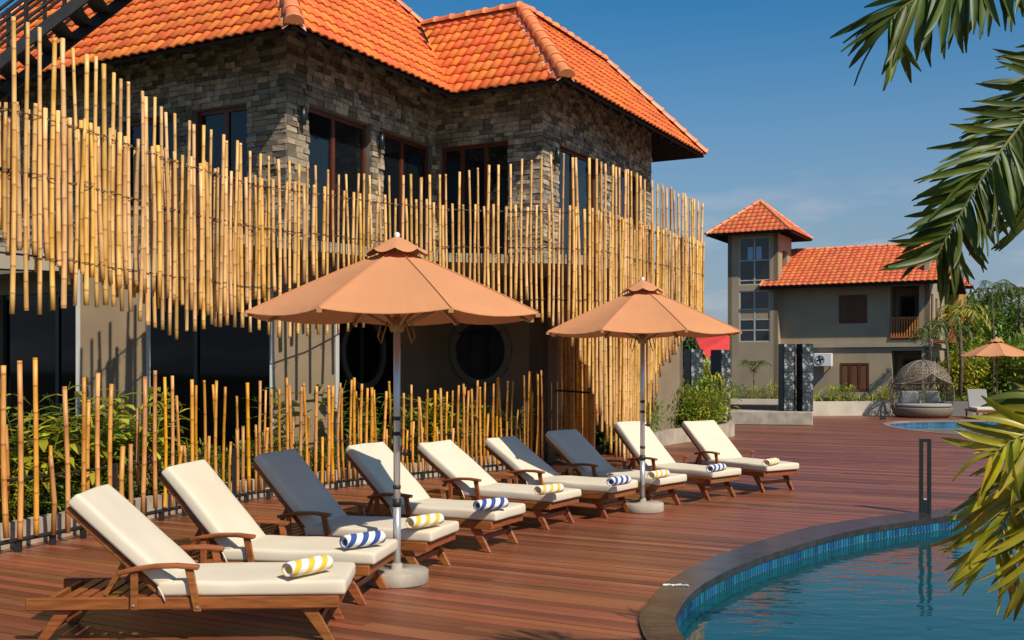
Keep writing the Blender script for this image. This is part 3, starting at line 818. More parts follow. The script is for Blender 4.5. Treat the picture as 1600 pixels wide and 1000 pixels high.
# ------------------------------------------------------------------ bamboo
def pole_mesh(L, r, seed):
    rr = random.Random(seed); ph = rr.random(); SP = rr.uniform(.22, .40); n = max(4, int(L/SP)); pts = []; rad = []
    bx, by = rr.uniform(-.004, .004), rr.uniform(-.004, .004)
    kx, ky = rr.uniform(-.018, .018), rr.uniform(-.018, .018)
    z = 0; zs_ = [0]
    k = 1
    zn = (1-ph)*SP
    while zn < L-.03:
        zs_ += [zn-.012, zn, zn+.012]; zn += SP
    zs_.append(L)
    zs_ = sorted(q for q in zs_ if 0 <= q <= L)
    for q in zs_:
        t = q/L; nd = abs(((q/SP+ph) % 1)); isn = min(nd, 1-nd) < .02
        w_ = rr.uniform(-.003, .003) if isn else 0
        pts.append((kx*sin(pi*t*1.3)+bx*t*4+w_, ky*sin(pi*t)+by*t*4, q)); rad.append(r*(1.07 if isn else 1)*(1-.15*t))
    mb = MB(); mb.tube(pts, rad, 7)
    me = mb.mesh('bamboo_pole', fix=False)
    at = me.attributes.new('node_phase', 'FLOAT', 'POINT'); at.data.foreach_set('value', [ph]*len(me.vertices))
    at = me.attributes.new('node_rate', 'FLOAT', 'POINT'); at.data.foreach_set('value', [1/SP]*len(me.vertices))
    return me
seed = [100]
def stick(x, y, z0, z1, r, m, parent, lean=.0):
    seed[0] += 1
    me = pole_mesh(z1-z0, r, seed[0]); me.materials.append(M_[m])
    return obj('bamboo_pole', me, None, parent, Matrix.Translation((x, y, z0)) @ Euler((random.gauss(0, lean), random.gauss(0, lean), random.uniform(0, 6.28))).to_matrix().to_4x4())
def lerp_tab(tab, x):
    if x <= tab[0][0]: return tab[0][1]
    for (a, b), (c, d) in zip(tab, tab[1:]):
        if x <= c: return b+(d-b)*(x-a)/(c-a)
    return tab[-1][1]
SCREEN = thing('bamboo_screen', 'tall wavy screen of upright bamboo poles hung round the upper balcony', 'screen', (SV[6].x, SV[6].y, 0))
# tables by photograph column of the tops (metres) and of the bottoms (pixel row -> metres by depth)
topT = [(-100, 4.93), (30, 4.9), (150, 4.83), (264, 4.63), (396, 4.5), (530, 4.39), (650, 4.5), (760, 4.72), (860, 4.94), (1110, 4.92)]
botL = [(-50, 492), (24, 491), (98, 483), (164, 475), (198, 488), (251, 515), (277, 528), (327, 506), (379, 515), (396, 520), (440, 525), (520, 522), (600, 500), (700, 480), (800, 490), (855, 506), (900, 543), (912, 573), (940, 673), (950, 690), (960, 718), (1000, 722), (1018, 660), (1034, 575), (1055, 556), (1068, 525), (1101, 515)]
botS = [(-50, 370), (9, 379), (63, 404), (108, 421), (150, 439), (228, 455), (290, 481), (321, 491), (354, 490), (387, 476), (433, 448), (467, 440), (530, 415), (620, 420), (700, 450), (829, 474), (846, 490), (900, 520), (920, 600), (938, 655), (1000, 690), (1020, 590), (1040, 552), (1062, 525), (1101, 500)]
t = .95; i = 0
while t < SL:
    p, d = sf(t); n = Vector((-d.y, d.x, 0))       # n points to the building
    px = 800+p.x/p.y*FPX
    tall = i % 2 == 0
    zt = (lerp_tab(topT, px) if tall else 4.15)+random.uniform(-.035, .035)
    yb = lerp_tab(botL if tall else botS, px)+random.uniform(-5, 5)
    zb = max(EYE+(HZ-yb)*p.y/FPX, .12)
    q = p-n*(.0 if tall else .012)
    stick(q.x, q.y, zb, zt, random.uniform(.0185, .027)*(1.05 if px < 250 else 1), 'bamboo', SCREEN, .006)
    t += .081*(1+random.uniform(-.2, .2)); i += 1
# inner, closer layer on the left half and at the far end
t = 1.0
while t < SL:
    p, d = sf(t); n = Vector((-d.y, d.x, 0)); px = 800+p.x/p.y*FPX
    if px < 420 or px > 930:
        q = p+n*random.uniform(.06, .085)
        yb = lerp_tab(botS, px)+random.uniform(-28, 22)
        zb = max(EYE+(HZ-yb)*q.y/FPX, .3)
        stick(q.x, q.y, zb, 4.1+random.uniform(-.12, .10), random.uniform(.018, .025), 'bamboo', SCREEN, .014)
        t += (.10 if px < 420 else .13)*(1+random.uniform(-.3, .3))
    else: t += .1
for zz in (4.07, 3.52, 2.75):
    rp = []
    for k in range(70):
        tt = .9+(SL-.95)*k/69; p, d = sf(tt); rp.append(p+Vector((-d.y, d.x, 0))*.038+Vector((0, 0, zz)))
    if False: pass
    MB().tube(rp, .011, 6).build('rail', M_['steel'], SCREEN)

bd = MB()
for o_ in [c for c in KIDS['bamboo_screen'] if c.name.startswith('bamboo_pole')]:
    z0_ = o_.matrix_basis.translation; top_ = z0_.z+max(v.co.z for v in o_.data.vertices)
    for zz in (4.05, 3.50, 2.73):
        if z0_.z+.05 < zz < top_-.02:
            c_ = Vector((z0_.x, z0_.y, zz+random.uniform(-.01, .01))); bd.tube([c_, c_+Vector((random.uniform(-.003, .003), 0, .013))], .0275, 7, cap=False)
bd.build('lashings', M_['lash'], SCREEN, kind='stuff')
# ground fence
FP = [(-7.4, 5.6), (-5.75, 7.8), (-4.62, 9.66), (-4.36, 10.36), (-3.9, 11.8), (-3.28, 13.6), (-2.27, 15.1), (-.755, 16.8), (-.14, 17.5), (.5, 18.2)]
FV = [Vector((a, b, 0)) for a, b in FP]; ff, FL = path_eval(FV)
FENCE = thing('bamboo_fence', 'low fence of uneven bamboo poles on black rails in front of the planting', 'fence', (FV[4].x, FV[4].y, 0))
def xy_px(p): return 800+p.x/p.y*FPX
ftop = [(-60, 1.8), (36, 1.8), (70, 1.82), (100, 1.58), (222, 1.64), (300, 1.56), (400, 1.5), (500, 1.5), (560, 1.5), (650, 1.32), (720, 1.4), (800, 1.55), (850, 1.6)]
t = 1.2
while t < FL:
    p, d = ff(t); n = Vector((-d.y, d.x, 0)); px = xy_px(p)
    zt = lerp_tab(ftop, px)+random.uniform(-.09, .07)
    if random.random() < .22: zt = random.uniform(.75, .98)
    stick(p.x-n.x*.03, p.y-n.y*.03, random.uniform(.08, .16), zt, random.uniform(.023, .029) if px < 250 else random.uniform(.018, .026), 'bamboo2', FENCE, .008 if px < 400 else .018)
    t += (.205 if px < 250 else .125 if px < 560 else .10)*(1+random.uniform(-.25, .25))
# a sparser row behind
t = 1.3
while t < FL:
    p, d = ff(t); n = Vector((-d.y, d.x, 0))
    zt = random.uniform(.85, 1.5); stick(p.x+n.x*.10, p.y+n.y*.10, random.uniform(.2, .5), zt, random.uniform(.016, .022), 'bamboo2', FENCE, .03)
    t += random.uniform(.25, .6)*(2 if xy_px(p) < 300 else 1)
for zz, rr in ((.11, .022), (.67, .016)):
    MB().tube([ff(.05+k*(FL-.1)/40)[0]+Vector((0, 0, zz)) for k in range(41)], rr, 6).build('rail', M_['steel'], FENCE)
t = 1.35
while t < FL:
    p, d = ff(t); b = MB(); b.box((p.x, p.y, .05), (.05, .05, .12)); b.build('foot', M_['steel'], FENCE); t += .42
for t in (1.75, 4.1, 6.4, 8.6, 10.8, 12.9):
    p, d = ff(min(t, FL-.05)); b = MB(); b.box((p.x+.02, p.y+.03, .36), (.05, .05, .68)); b.build('post', M_['steel'], FENCE)
# planter kerb behind the fence
def kerb(name, pts, w_, h, m, lab, cat='planter'):
    b = MB(); vs = []
    for i, p in enumerate(pts):
        d = (pts[min(i+1, len(pts)-1)]-pts[max(i-1, 0)]).normalized(); n = Vector((-d.y, d.x, 0))
        vs.append((p, p+n*w_))
    for i in range(len(pts)-1):
        q = [vs[i][0], vs[i+1][0], vs[i+1][1], vs[i][1]]
        b.hexa([Vector((v.x, v.y, 0)) for v in q]+[Vector((v.x, v.y, h)) for v in q])
    me = b.mesh(name); bm = bmesh.new(); bm.from_mesh(me); bmesh.ops.remove_doubles(bm, verts=bm.verts, dist=1e-4)
    bm.to_mesh(me); bm.free()
    o = obj(name, me, m); tag(o, lab, cat); return o
kp = [ff(t*FL/30)[0]+Vector((-ff(t*FL/30)[1].y, ff(t*FL/30)[1].x, 0))*.22 for t in range(31)]
kerb('planter_kerb', kp, .12, .24, M_['planterwall'], 'low concrete kerb running behind the bamboo fence')
soil = MB(); sp = [p+Vector((-.1, .1, 0)) for p in kp]
soil.prism([(p.x, p.y) for p in sp]+[(.6, 18.7), (-1.4, 19.7), (-3.3, 16.2), (-6.5, 17.6), (-11, 15)], .0, .2)
soil.build('planting_bed', M_['soil'], kind='structure')

# bamboo side panel below the balcony, in shade, standing between fence and building
PANEL = thing('bamboo_partition', 'shaded bamboo panel standing on the ground under the balcony behind the second parasol', 'screen', (1.2, 17.7, 0))
a = Vector((1.34, 17.75, 0)); b_ = Vector((.60, 20.4, 0)); n_ = 34
for k in range(n_):
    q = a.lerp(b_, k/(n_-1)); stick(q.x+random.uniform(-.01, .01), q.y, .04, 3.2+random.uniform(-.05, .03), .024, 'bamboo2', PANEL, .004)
for zz in (1.28, .12, 2.9):
    pb = MB(); pb.tube([a+Vector((-.05, 0, zz)), b_+Vector((-.05, 0, zz))], .018, 6); pb.build('rail', M_['steel'], PANEL)

# ------------------------------------------------------------------ steel stair at upper left
ST = thing('steel_staircase', 'dark steel outdoor staircase climbing past the roof at the upper left', 'staircase', (-6.3, 12.6, 0))
sa = Vector((-9.1, 12.5, 2.9)); sb = Vector((-4.45, 13.2, 6.9)); sdir = (sb-sa).normalized(); side = Vector((-sdir.y, sdir.x, 0)).normalized()
for k, off in enumerate((0, .8)):
    b = MB(); b.bar(sa+side*off, sb+side*off, .05, .13); b.build('stringer', M_['steel'], ST)
    for hh in (1.0, .82, .64, .46, .28):
        b = MB(); b.bar(sa+side*off+Vector((0, 0, hh)), sb+side*off+Vector((0, 0, hh)), .035, .045 if hh == 1 else .028); b.build('handrail', M_['steel'], ST)
    for j in range(11):
        q = sa.lerp(sb, .03+.094*j)+side*off; b = MB(); b.box(q+Vector((0, 0, .5)), (.04, .04, 1.05)); b.build('baluster', M_['steel'], ST)
for j in range(22):
    q = sa.lerp(sb, (j+.5)/22)+side*.4+Vector((0, 0, .04)); b = MB(); b.box(q, (.22, .73, .025), Matrix.Rotation(atan2(sdir.y, sdir.x), 3, 'Z')); b.build('tread', M_['steel'], ST)
for f in (.2, .5):
    q = sa.lerp(sb, f); 
    for off in (0, .8):
        b = MB(); r_ = q+side*off; b.bar(Vector((r_.x, r_.y, 0)), r_, .1, .1); b.build('column', M_['steel'], ST)

# ------------------------------------------------------------------ foliage
def leaf_strip(mb, base, direction, L, W, droop, up=Vector((0, 0, 1)), seg=4, mi=0, fold=.25, tip=.05, prof=None):
    d = direction.normalized(); p = base.copy(); sd = d.cross(up)
    if sd.length < 1e-3: sd = Vector((1, 0, 0))
    sd.normalize(); b0 = len(mb.v); rows = []
    for k in range(seg+1):
        t = k/seg; wd = W*(sin(pi*min(max(t*.93+.06, 0), 1))**.7 if prof is None else prof(t))*.5
        nn = sd.cross(d).normalized()
        mb.v += [tuple(p-sd*wd+nn*wd*fold), tuple(p), tuple(p+sd*wd+nn*wd*fold)]
        d = (d+Vector((0, 0, -droop/seg))).normalized(); p = p+d*(L/seg)
    for k in range(seg):
        a = b0+k*3
        for j in (0, 1): mb.f.append((a+j, a+j+1, a+j+4, a+j+3)); mb.mi.append(mi); mb.sm.append(True)
def plant_ginger(seed_, h=1.0, n=9):
    r = random.Random(seed_); mb = MB()
    for s_ in range(n):
        a = r.uniform(0, 6.28); rad = r.uniform(0, .16); base = Vector((cos(a)*rad, sin(a)*rad, 0))
        ln = Vector((cos(a)*r.uniform(.05, .4), sin(a)*r.uniform(.05, .4), 1)).normalized(); hh = h*r.uniform(.55, 1)
        pts = [base+ln*hh*t+Vector((cos(a), sin(a), 0))*.12*t*t for t in (0, .35, .7, 1)]
        mb.tube(pts, [.008, .007, .006, .004], 4, mi=1, cap=False)
        m = int(hh/.07)+3
        for k in range(m):
            t = .18+.8*k/m; q = base+ln*hh*t+Vector((cos(a), sin(a), 0))*.12*t*t
            b = a+(k % 2)*pi+r.uniform(-.6, .6)
            leaf_strip(mb, q, Vector((cos(b), sin(b), r.uniform(.4, 1.1))), r.uniform(.18, .36), r.uniform(.05, .09), r.uniform(.7, 1.5), seg=3, mi=0)
    return mb.mesh('foliage', fix=False)
def plant_strap(seed_, L=.6, n=30, W=.03):
    r = random.Random(seed_); mb = MB()
    for k in range(n):
        a = r.uniform(0, 6.28); leaf_strip(mb, Vector((cos(a)*.03, sin(a)*.03, 0)), Vector((cos(a), sin(a), r.uniform(.5, 2.6))), L*r.uniform(.6, 1.1), W, r.uniform(.8, 2.0), seg=5)
    return mb.mesh('foliage', fix=False)
def plant_bush(seed_, rx=.35, rz=.35, n=420, ls=.075):
    r = random.Random(seed_); mb = MB()
    for k in range(7):
        a = r.uniform(0, 6.28); mb.tube([(0, 0, 0), (cos(a)*rx*.4, sin(a)*rx*.4, rz*.9), (cos(a)*rx*.7, sin(a)*rx*.7, rz*1.5)], [.012, .008, .004], 4, mi=1, cap=False)
    for k in range(n):
        u = Vector((r.gauss(0, 1), r.gauss(0, 1), r.gauss(0, 1))).normalized(); q = r.uniform(.45, 1.0)*(1+.25*noise.noise(u*2.2+Vector((seed_, 0, 0))))
        p = Vector((u.x*rx*q, u.y*rx*q, max(.02, rz+u.z*rz*q)))
        dd = (u+Vector((r.gauss(0, .5), r.gauss(0, .5), r.uniform(0, .9)))).normalized()
        leaf_strip(mb, p, dd, ls*r.uniform(.7, 1.5), ls*.42, r.uniform(.2, 1), seg=2)
    return mb.mesh('foliage', fix=False)
def plant(me, loc, sc, m, name, lab, cat, group=None, stem=None):
    key = (me.name, m); mm = me
    if len(me.materials) == 0:
        me.materials.append(M_[m]); me.materials.append(M_[stem or 'leaf_g'])
    elif me.materials[0] != M_[m]:
        mm = bpy.data.meshes.get(me.name+'_'+m)
        if mm is None:
            mm = me.copy(); mm.name = me.name+'_'+m; mm.materials[0] = M_[m]
    o = obj(name, mm, None, None, Matrix.Translation(loc) @ Matrix.Rotation(random.uniform(0, 6.28), 4, 'Z') @ Matrix.Diagonal((sc, sc, sc*random.uniform(.9, 1.1), 1)))
    return tag(o, lab, cat, group)
G1 = [plant_ginger(k, 1.0, 10) for k in range(4)]; S1 = [plant_strap(k+20) for k in range(3)]; B1 = [plant_bush(k+40) for k in range(4)]
for m_, nm in ((G1, 'g'), (S1, 's'), (B1, 'b')):
    for k, q in enumerate(m_): q.name = 'foliage_%s%d' % (nm, k)
ORD = 'first second third fourth fifth sixth seventh eighth ninth tenth eleventh twelfth thirteenth fourteenth fifteenth sixteenth seventeenth eighteenth nineteenth twentieth'.split()
def ordw(n):
    if n < 20: return ORD[n]
    t_ = {2: 'twenty', 3: 'thirty', 4: 'forty'}[(n+1)//10]; u_ = (n+1) % 10
    return t_[:-1]+'ieth' if u_ == 0 else t_+'-'+ORD[u_-1]
CNT = {}
def nth(k_): CNT[k_] = CNT.get(k_, -1)+1; return ordw(CNT[k_])
TONE = {'leaf_g': 'green', 'leaf_y': 'yellow green', 'leaf_d': 'dark green', 'leaf_red': 'bronze', 'palm_g': 'green'}
# behind the fence
t = 2.6; k = 0
while t < FL-.2:
    p, d = ff(t); n = Vector((-d.y, d.x, 0)); px = xy_px(p)
    off = random.uniform(.5, .95)
    q = p+n*off+Vector((0, 0, .2))
    # leave the plants lower in front of the piers
    gap = 330 < px < 520
    if gap: plant(random.choice(B1), q, random.uniform(.6, .8), (mm_ := random.choice(['leaf_g', 'leaf_y', 'leaf_d'])), 'shrub', '%s leafy shrub behind the fence below the second pier, %s from its left' % (TONE[mm_], nth('pier')), 'shrub', 'low shrubs by the second pier')
    elif px < 330: plant(random.choice(G1), q, random.uniform(1.05, 1.4), (mm_ := random.choice(['leaf_y', 'leaf_g', 'leaf_y'])), 'ginger_plant', 'tall %s ginger plant behind the fence, %s from the photo left' % (TONE[mm_], nth('gl')), 'plant', 'ginger plants behind the fence at left')
    else: plant(random.choice(G1), q, random.uniform(.9, 1.3), (mm_ := random.choice(['leaf_g', 'leaf_d', 'leaf_y'])), 'ginger_plant', '%s ginger plant behind the fence, %s to the right of the second pier' % (TONE[mm_], nth('gr')), 'plant', 'ginger plants behind the fence right of the piers')
    q2 = p+n*random.uniform(.42, .6)+Vector((0, 0, .18))+d*.12
    plant(random.choice(B1), q2, random.uniform(.6, .85), (mm_ := random.choice(['leaf_d', 'leaf_g', 'leaf_g', 'leaf_red', 'leaf_y'])), 'ground_shrub', 'small %s shrub at the foot of the bamboo fence, %s from the left' % (TONE[mm_], nth('gs')), 'shrub', 'small shrubs along the foot of the fence')
    t += .30 if px < 330 else .36; k += 1
# planter by the far end of the building
PB = [Vector(q+(0,)) for q in ((2.3, 20.2), (2.9, 22.0), (3.35, 23.3), (4.1, 24.5), (5.0, 25.6), (5.5, 26.4), (5.62, 27.1), (5.4, 27.8), (4.6, 28.3))]
kerb('low_planter', PB, .18, .32, M_['planterwall'], 'low curved concrete planter full of bright green shrubs behind the last loungers')
MB().prism([(p.x, p.y) for p in [q+Vector((-.1, .06, 0)) for q in PB]]+[(3.5, 28), (2.2, 24)], .0, .27).build('planter_soil', M_['soil'], kind='structure')
r = random.Random(3)
for k in range(26):
    f, L_ = path_eval(PB); tt = .2+(L_-.6)*k/25; p, d = f(tt); n = Vector((-d.y, d.x, 0)); q = p+n*r.uniform(.3, 1.5)+Vector((0, 0, .24))
    if tt < 2.5 : q = p+n*r.uniform(.3, .7)+Vector((0, 0, .24))
    plant(r.choice(B1), q, r.uniform(1.1, 1.75), (mm_ := r.choice(['leaf_g', 'leaf_y', 'leaf_y', 'leaf_g'])), 'shrub', '%s shrub in the curved planter, %s counted from the bamboo side' % (TONE[mm_], nth('cp')), 'shrub', 'shrubs in the curved planter')
plant(G1[1], (3.7, 25.2, .25), 1.15, 'leaf_g', 'ginger_plant', 'taller leafy plant at the back of the curved planter against the beige wall', 'plant')
plant(S1[1], (3.9, 26.0, .25), 1.9, 'leaf_d', 'strap_leaf_plant', 'dark strap leaved plant rising behind the shrubs of the curved planter', 'plant')
# fallen green bits at the fence foot (moss line)
# ------------------------------------------------------------------ loungers
HPROTO = {}
def rbox(name, c, d, m, parent, bevw=.02, seg=3, M3=None, puff=0):
    b = MB(); b.box(c, d, M3); me = b.mesh(name)
    bev(me, bevw, seg)
    return obj(name, me, m, parent)
def curved_bar(mb, pts, wd, h):
    pts = [Vector(p) for p in pts]
    n = len(pts); vs = []
    for i, p in enumerate(pts):
        t = (pts[min(i+1, n-1)]-pts[max(i-1, 0)]).normalized(); u = Vector((-t.z, 0, t.x))
        for a, b in ((-1, -1), (1, -1), (1, 1), (-1, 1)): vs.append(p+Vector((0, a*wd/2, 0))+u*b*h/2)
    fs = [(0, 1, 2, 3), (4*n-1, 4*n-2, 4*n-3, 4*n-4)]
    for i in range(n-1):
        for k in range(4): fs.append((i*4+k, i*4+(k+1) % 4, (i+1)*4+(k+1) % 4, (i+1)*4+k))
    mb.add(vs, fs)
def cushion_mesh(L, Wd, T, seed_, nx=16, ny=8):
    """box cushion with rounded edges and slightly puffed, uneven faces; x 0..L, y 0..Wd, z 0..T"""
    mb = MB(); mb.box((L/2, Wd/2, T/2), (L, Wd, T)); me = mb.mesh('cushion')
    bm = bmesh.new(); bm.from_mesh(me)
    bmesh.ops.subdivide_edges(bm, edges=[e for e in bm.edges if abs((e.verts[0].co-e.verts[1].co).x) > .1], cuts=nx, use_grid_fill=True)
    bmesh.ops.subdivide_edges(bm, edges=[e for e in bm.edges if abs((e.verts[0].co-e.verts[1].co).y) > .1], cuts=ny, use_grid_fill=True)
    es = [e for e in bm.edges if len(e.link_faces) == 2 and e.calc_face_angle(0) > 1]
    bmesh.ops.bevel(bm, geom=es, offset=.022, segments=3, affect='EDGES', profile=.5)
    for v in bm.verts:
        x, y = v.co.x/L, v.co.y/Wd
        puff = (max(0, x*(1-x)*4)**.4)*(max(0, y*(1-y)*4)**.4)
        w_ = noise.noise(Vector((v.co.x*3.1+seed_, v.co.y*4, seed_)))*.011
        if v.co.z > T*.6: v.co.z += puff*.012+w_
        v.co.y += noise.noise(Vector((v.co.x*4, seed_, v.co.z*8)))*.006
        v.co.x += noise.noise(Vector((seed_, v.co.y*5, v.co.z*8)))*.005
    for f in bm.faces: f.smooth = True
    bm.to_mesh(me); bm.free(); return me
def make_lounger(idx, htop, P_, phi, label):
    T = thing('sun_lounger', label, 'sun lounger', group='teak sun loungers in a fanned row')
    tk = M_['teak']; W = .66; L = 1.90; zr0, zr1 = .215, .29
    for y in (.018, W-.018):
        b = MB(); b.box((L/2, y, (zr0+zr1)/2), (L, .034, zr1-zr0)); b.build('side_rail', tk, T, bevel=.006)
    for x in (.12, 1.885): 
        b = MB(); b.box((x, W/2, .25), (.03, W-.075, .06)); b.build('end_rail', tk, T, bevel=.004)
    for x in [.24+.088*k for k in range(6)]+[.86+.095*k for k in range(11)]:
        b = MB(); b.box((x, W/2, .28), (.062, W-.076, .016)); b.build('slat', tk, T)
    for y in (.05, W-.05):
        for top, bot in (((.23, .22), (.07, 0)), ((1.70, .22), (1.84, 0))):
            b = MB(); wd = .035
            x0, z0 = top; x1, z1 = bot
            q = [(x1-.032, 0), (x1+.032, 0), (x0+.05, z0), (x0-.05, z0)]
            b.hexa([Vector((a, y-wd/2, c)) for a, c in q]+[Vector((a, y+wd/2, c)) for a, c in q]); b.build('leg', tk, T, bevel=.005)
    for x0, x1 in ((.17, .17), (1.765, 1.765)):
        b = MB(); b.bar((x0, .066, .125), (x1, W-.066, .125), .03, .045); b.build('stretcher', tk, T, bevel=.004)
    ang = math.asin(min(.95, (htop-.30)/.80)); ca, sa_ = cos(ang), sin(ang); hx, hz = .80, .30
    def bk(s_, up=0): return Vector((hx-ca*s_+sa_*up*1, 0, hz+sa_*s_+ca*up))
    for y in (.07, W-.07):
        b = MB(); a = bk(-.04, -.0); c = bk(.78, 0); a.y = c.y = y; b.bar(a, c, .034, .04); b.build('backrest_rail', tk, T, bevel=.005)
    for s_ in [.06+.1*k for k in range(8)]:
        b = MB(); a = bk(s_, .022); a.y = .088; c = bk(s_, .022); c.y = W-.088; b.bar(a, c, .07, .012, up=Vector((-sa_, 0, -ca)).cross(Vector((0, 1, 0)))) ; b.build('backrest_slat', tk, T)
    for y in (.11, W-.11):
        b = MB(); a = bk(.30, -.02); a.y = y; b.bar(a, Vector((a.x-.12, y, .285)), .024, .035); b.build('prop', tk, T, bevel=.003)
    for y in (-.012, W+.012):
        b = MB(); curved_bar(b, [(.565, y, .445), (.66, y, .468), (.78, y, .485), (.92, y, .488), (1.05, y, .476)], .058, .028); b.build('armrest', tk, T, bevel=.008, seg=2)
        s_ = -1 if y < 0 else 1
        b = MB(); b.box((.66, y, .335), (.045, .026, .235)); b.build('arm_post', tk, T, bevel=.004)
        b = MB(); q = [(1.02, .205), (1.065, .205), (1.015, .475), (.965, .475)]
        b.hexa([Vector((a, y-.013, c)) for a, c in q]+[Vector((a, y+.013, c)) for a, c in q]); b.build('arm_post', tk, T, bevel=.004)
    # cushions
    Ls = 1.15
    me = cushion_mesh(Ls, W-.02, .088, idx*3.7); o = obj('seat_cushion', me, M_['cushion'], T, Matrix.Translation((.79, .01, .292)))
    me = cushion_mesh(.82, W-.04, .085, idx*5.1+9, 10, 8)
    x = Vector((-ca, 0, sa_)); z = Vector((sa_, 0, ca)); y = z.cross(x)
    base = bk(-.02, .03)
    # x runs up the backrest; y = z x x
    Mx = Matrix((x, y, z)).transposed().to_4x4(); org = Vector((base.x, W-.02 if y.y < 0 else .02, base.z))
    MM = Matrix.Translation(org) @ Mx
    o2 = obj('back_cushion', me, M_['cushion'], T, MM)
    # ties hanging at the hinge
    tm = MB(); tm.tube([(.80, -.004, .36), (.83, -.012, .31), (.845, -.01, .27)], .006, 5); obj('tie', tm.mesh('tie'), M_['piping'], T)
    # bolts
    bl = MB()
    for bx, bz in ((1.045, .235), (.66, .25)): bl.tube([(bx, -.027, bz), (bx, -.032, bz)], .008, 8)
    bl.build('bolts', M_['pole'], T)
    org = Vector((P_[0], P_[1], 0)) - (Matrix.Rotation(-phi, 3, 'Z') @ Vector((1.84, .05, 0)))
    move(T, org, -phi)
    return T, Matrix.Translation(org) @ Matrix.Rotation(-phi, 4, 'Z')
LG = [((-1.13, 6.64), -2.6, .845, 'nearest teak lounger at the lower left, cream cushion, raised backrest, yellow towel'),
      ((-1.067, 7.65), 8.9, .905, 'second teak lounger from the left, sunlit cream cushion, blue towel, left of the large parasol'),
      ((-.73, 8.65), 18, .895, 'third teak lounger from the left, backrest wholly in shade, just behind the large parasol pole'),
      ((-.218, 9.82), 26.6, .86, 'fourth teak lounger from the left, backrest half in shade, blue striped towel'),
      ((.368, 11.18), 31, .765, 'fifth teak lounger, low sunlit cream backrest midway between the two parasols'),
      ((1.06, 12.03), 34, .755, 'sixth teak lounger, backrest partly shaded, just left of the second parasol pole'),
      ((1.70, 12.78), 40, .79, 'seventh teak lounger, shaded backrest, its foot behind the second parasol pole'),
      ((2.51, 13.65), 46, .87, 'eighth teak lounger, sunlit backrest seen behind the second parasol pole, blue towel'),
      ((3.41, 14.5), 57, .825, 'last teak lounger at the right end of the row, yellow towel')]
for i, (p_, ph, ht, lab) in enumerate(LG): make_lounger(i, ht, p_, R(ph), lab)
# towels
def towel_mesh(L=.34, r=.052, seed_=0):
    mb = MB(); n = 20; ring_ = []; segs = 10; rr = random.Random(seed_)
    me = bpy.data.meshes.new('towel'); bm = bmesh.new(); uvl = bm.loops.layers.uv.new('UVMap')
    rows = []
    for i in range(segs+1):
        x = -L/2+L*i/segs; row = []
        e = 1-.10*(abs(2*i/segs-1)**6)
        for k in range(n):
            a = 2*pi*k/n; q = r*e*(1+.05*noise.noise(Vector((x*14, cos(a)*2, sin(a)*2+seed_))))
            row.append(bm.verts.new((x, cos(a)*q*1.08, sin(a)*q*.9+r*.9)))
        rows.append(row)
    for i in range(segs):
        for k in range(n):
            f = bm.faces.new((rows[i][k], rows[i][(k+1) % n], rows[i+1][(k+1) % n], rows[i+1][k])); f.smooth = True
            for lp, (a, b) in zip(f.loops, ((i, k), (i, k+1), (i+1, k+1), (i+1, k))): lp[uvl].uv = (a/segs, b/n)
    for side_ in (0, segs):
        prev = rows[side_]; x = -L/2 if side_ == 0 else L/2; sg = -1 if side_ == 0 else 1
        for j, (q, dx) in enumerate(((.85, .004), (.80, -.006), (.55, -.004), (.5, -.014), (.25, -.01))):
            row = [bm.verts.new((x+sg*dx, cos(2*pi*k/n)*r*q*1.05, sin(2*pi*k/n)*r*q*.88+r*.9)) for k in range(n)]
            for k in range(n):
                f = bm.faces.new((prev[k], prev[(k+1) % n], row[(k+1) % n], row[k]) if side_ else (prev[(k+1) % n], prev[k], row[k], row[(k+1) % n])); f.smooth = True; f.material_index = 1 if j % 2 else 0
                for lp in f.loops: lp[uvl].uv = (.5+j*.1, .2)
            prev = row
        bm.faces.new(prev if side_ else prev[::-1])
    bm.to_mesh(me); bm.free(); return me
M_['towel_end'] = mat('towel_core', (.6, .5, .38), .95)
TW = [(481, 882, 54, 'y'), (567, 841, 46, 'b'), (664, 812, 50, 'y'), (767, 786, 43, 'b'), (858, 763, 46, 'y'), (967, 750, 52, 'b'), (1029, 740, 52, 'y'), (1119, 730, 52, 'b'), (1205, 721, 55, 'y')]
order = ['first', 'second', 'third', 'fourth', 'fifth', 'sixth', 'seventh', 'eighth', 'last']
for i, (x, y, ph, c_) in enumerate(TW):
    h_ = .46; Y = (EYE-h_)*FPX/(y-HZ); X = (x-800)*Y/FPX
    me = towel_mesh(seed_=i, r=.055); 
    o = obj('rolled_towel', me, [M_['towel_b'] if c_ == 'b' else M_['towel_y'], M_['towel_end']], None, Matrix.Translation((X, Y, .402)) @ Matrix.Rotation(R(ph), 4, 'Z'))
    tag(o, 'rolled %s and white striped towel on the %s lounger from the left' % ('blue' if c_ == 'b' else 'yellow', order[i] if i < 8 else 'ninth and last'), 'towel', 'striped towels rolled on the loungers')

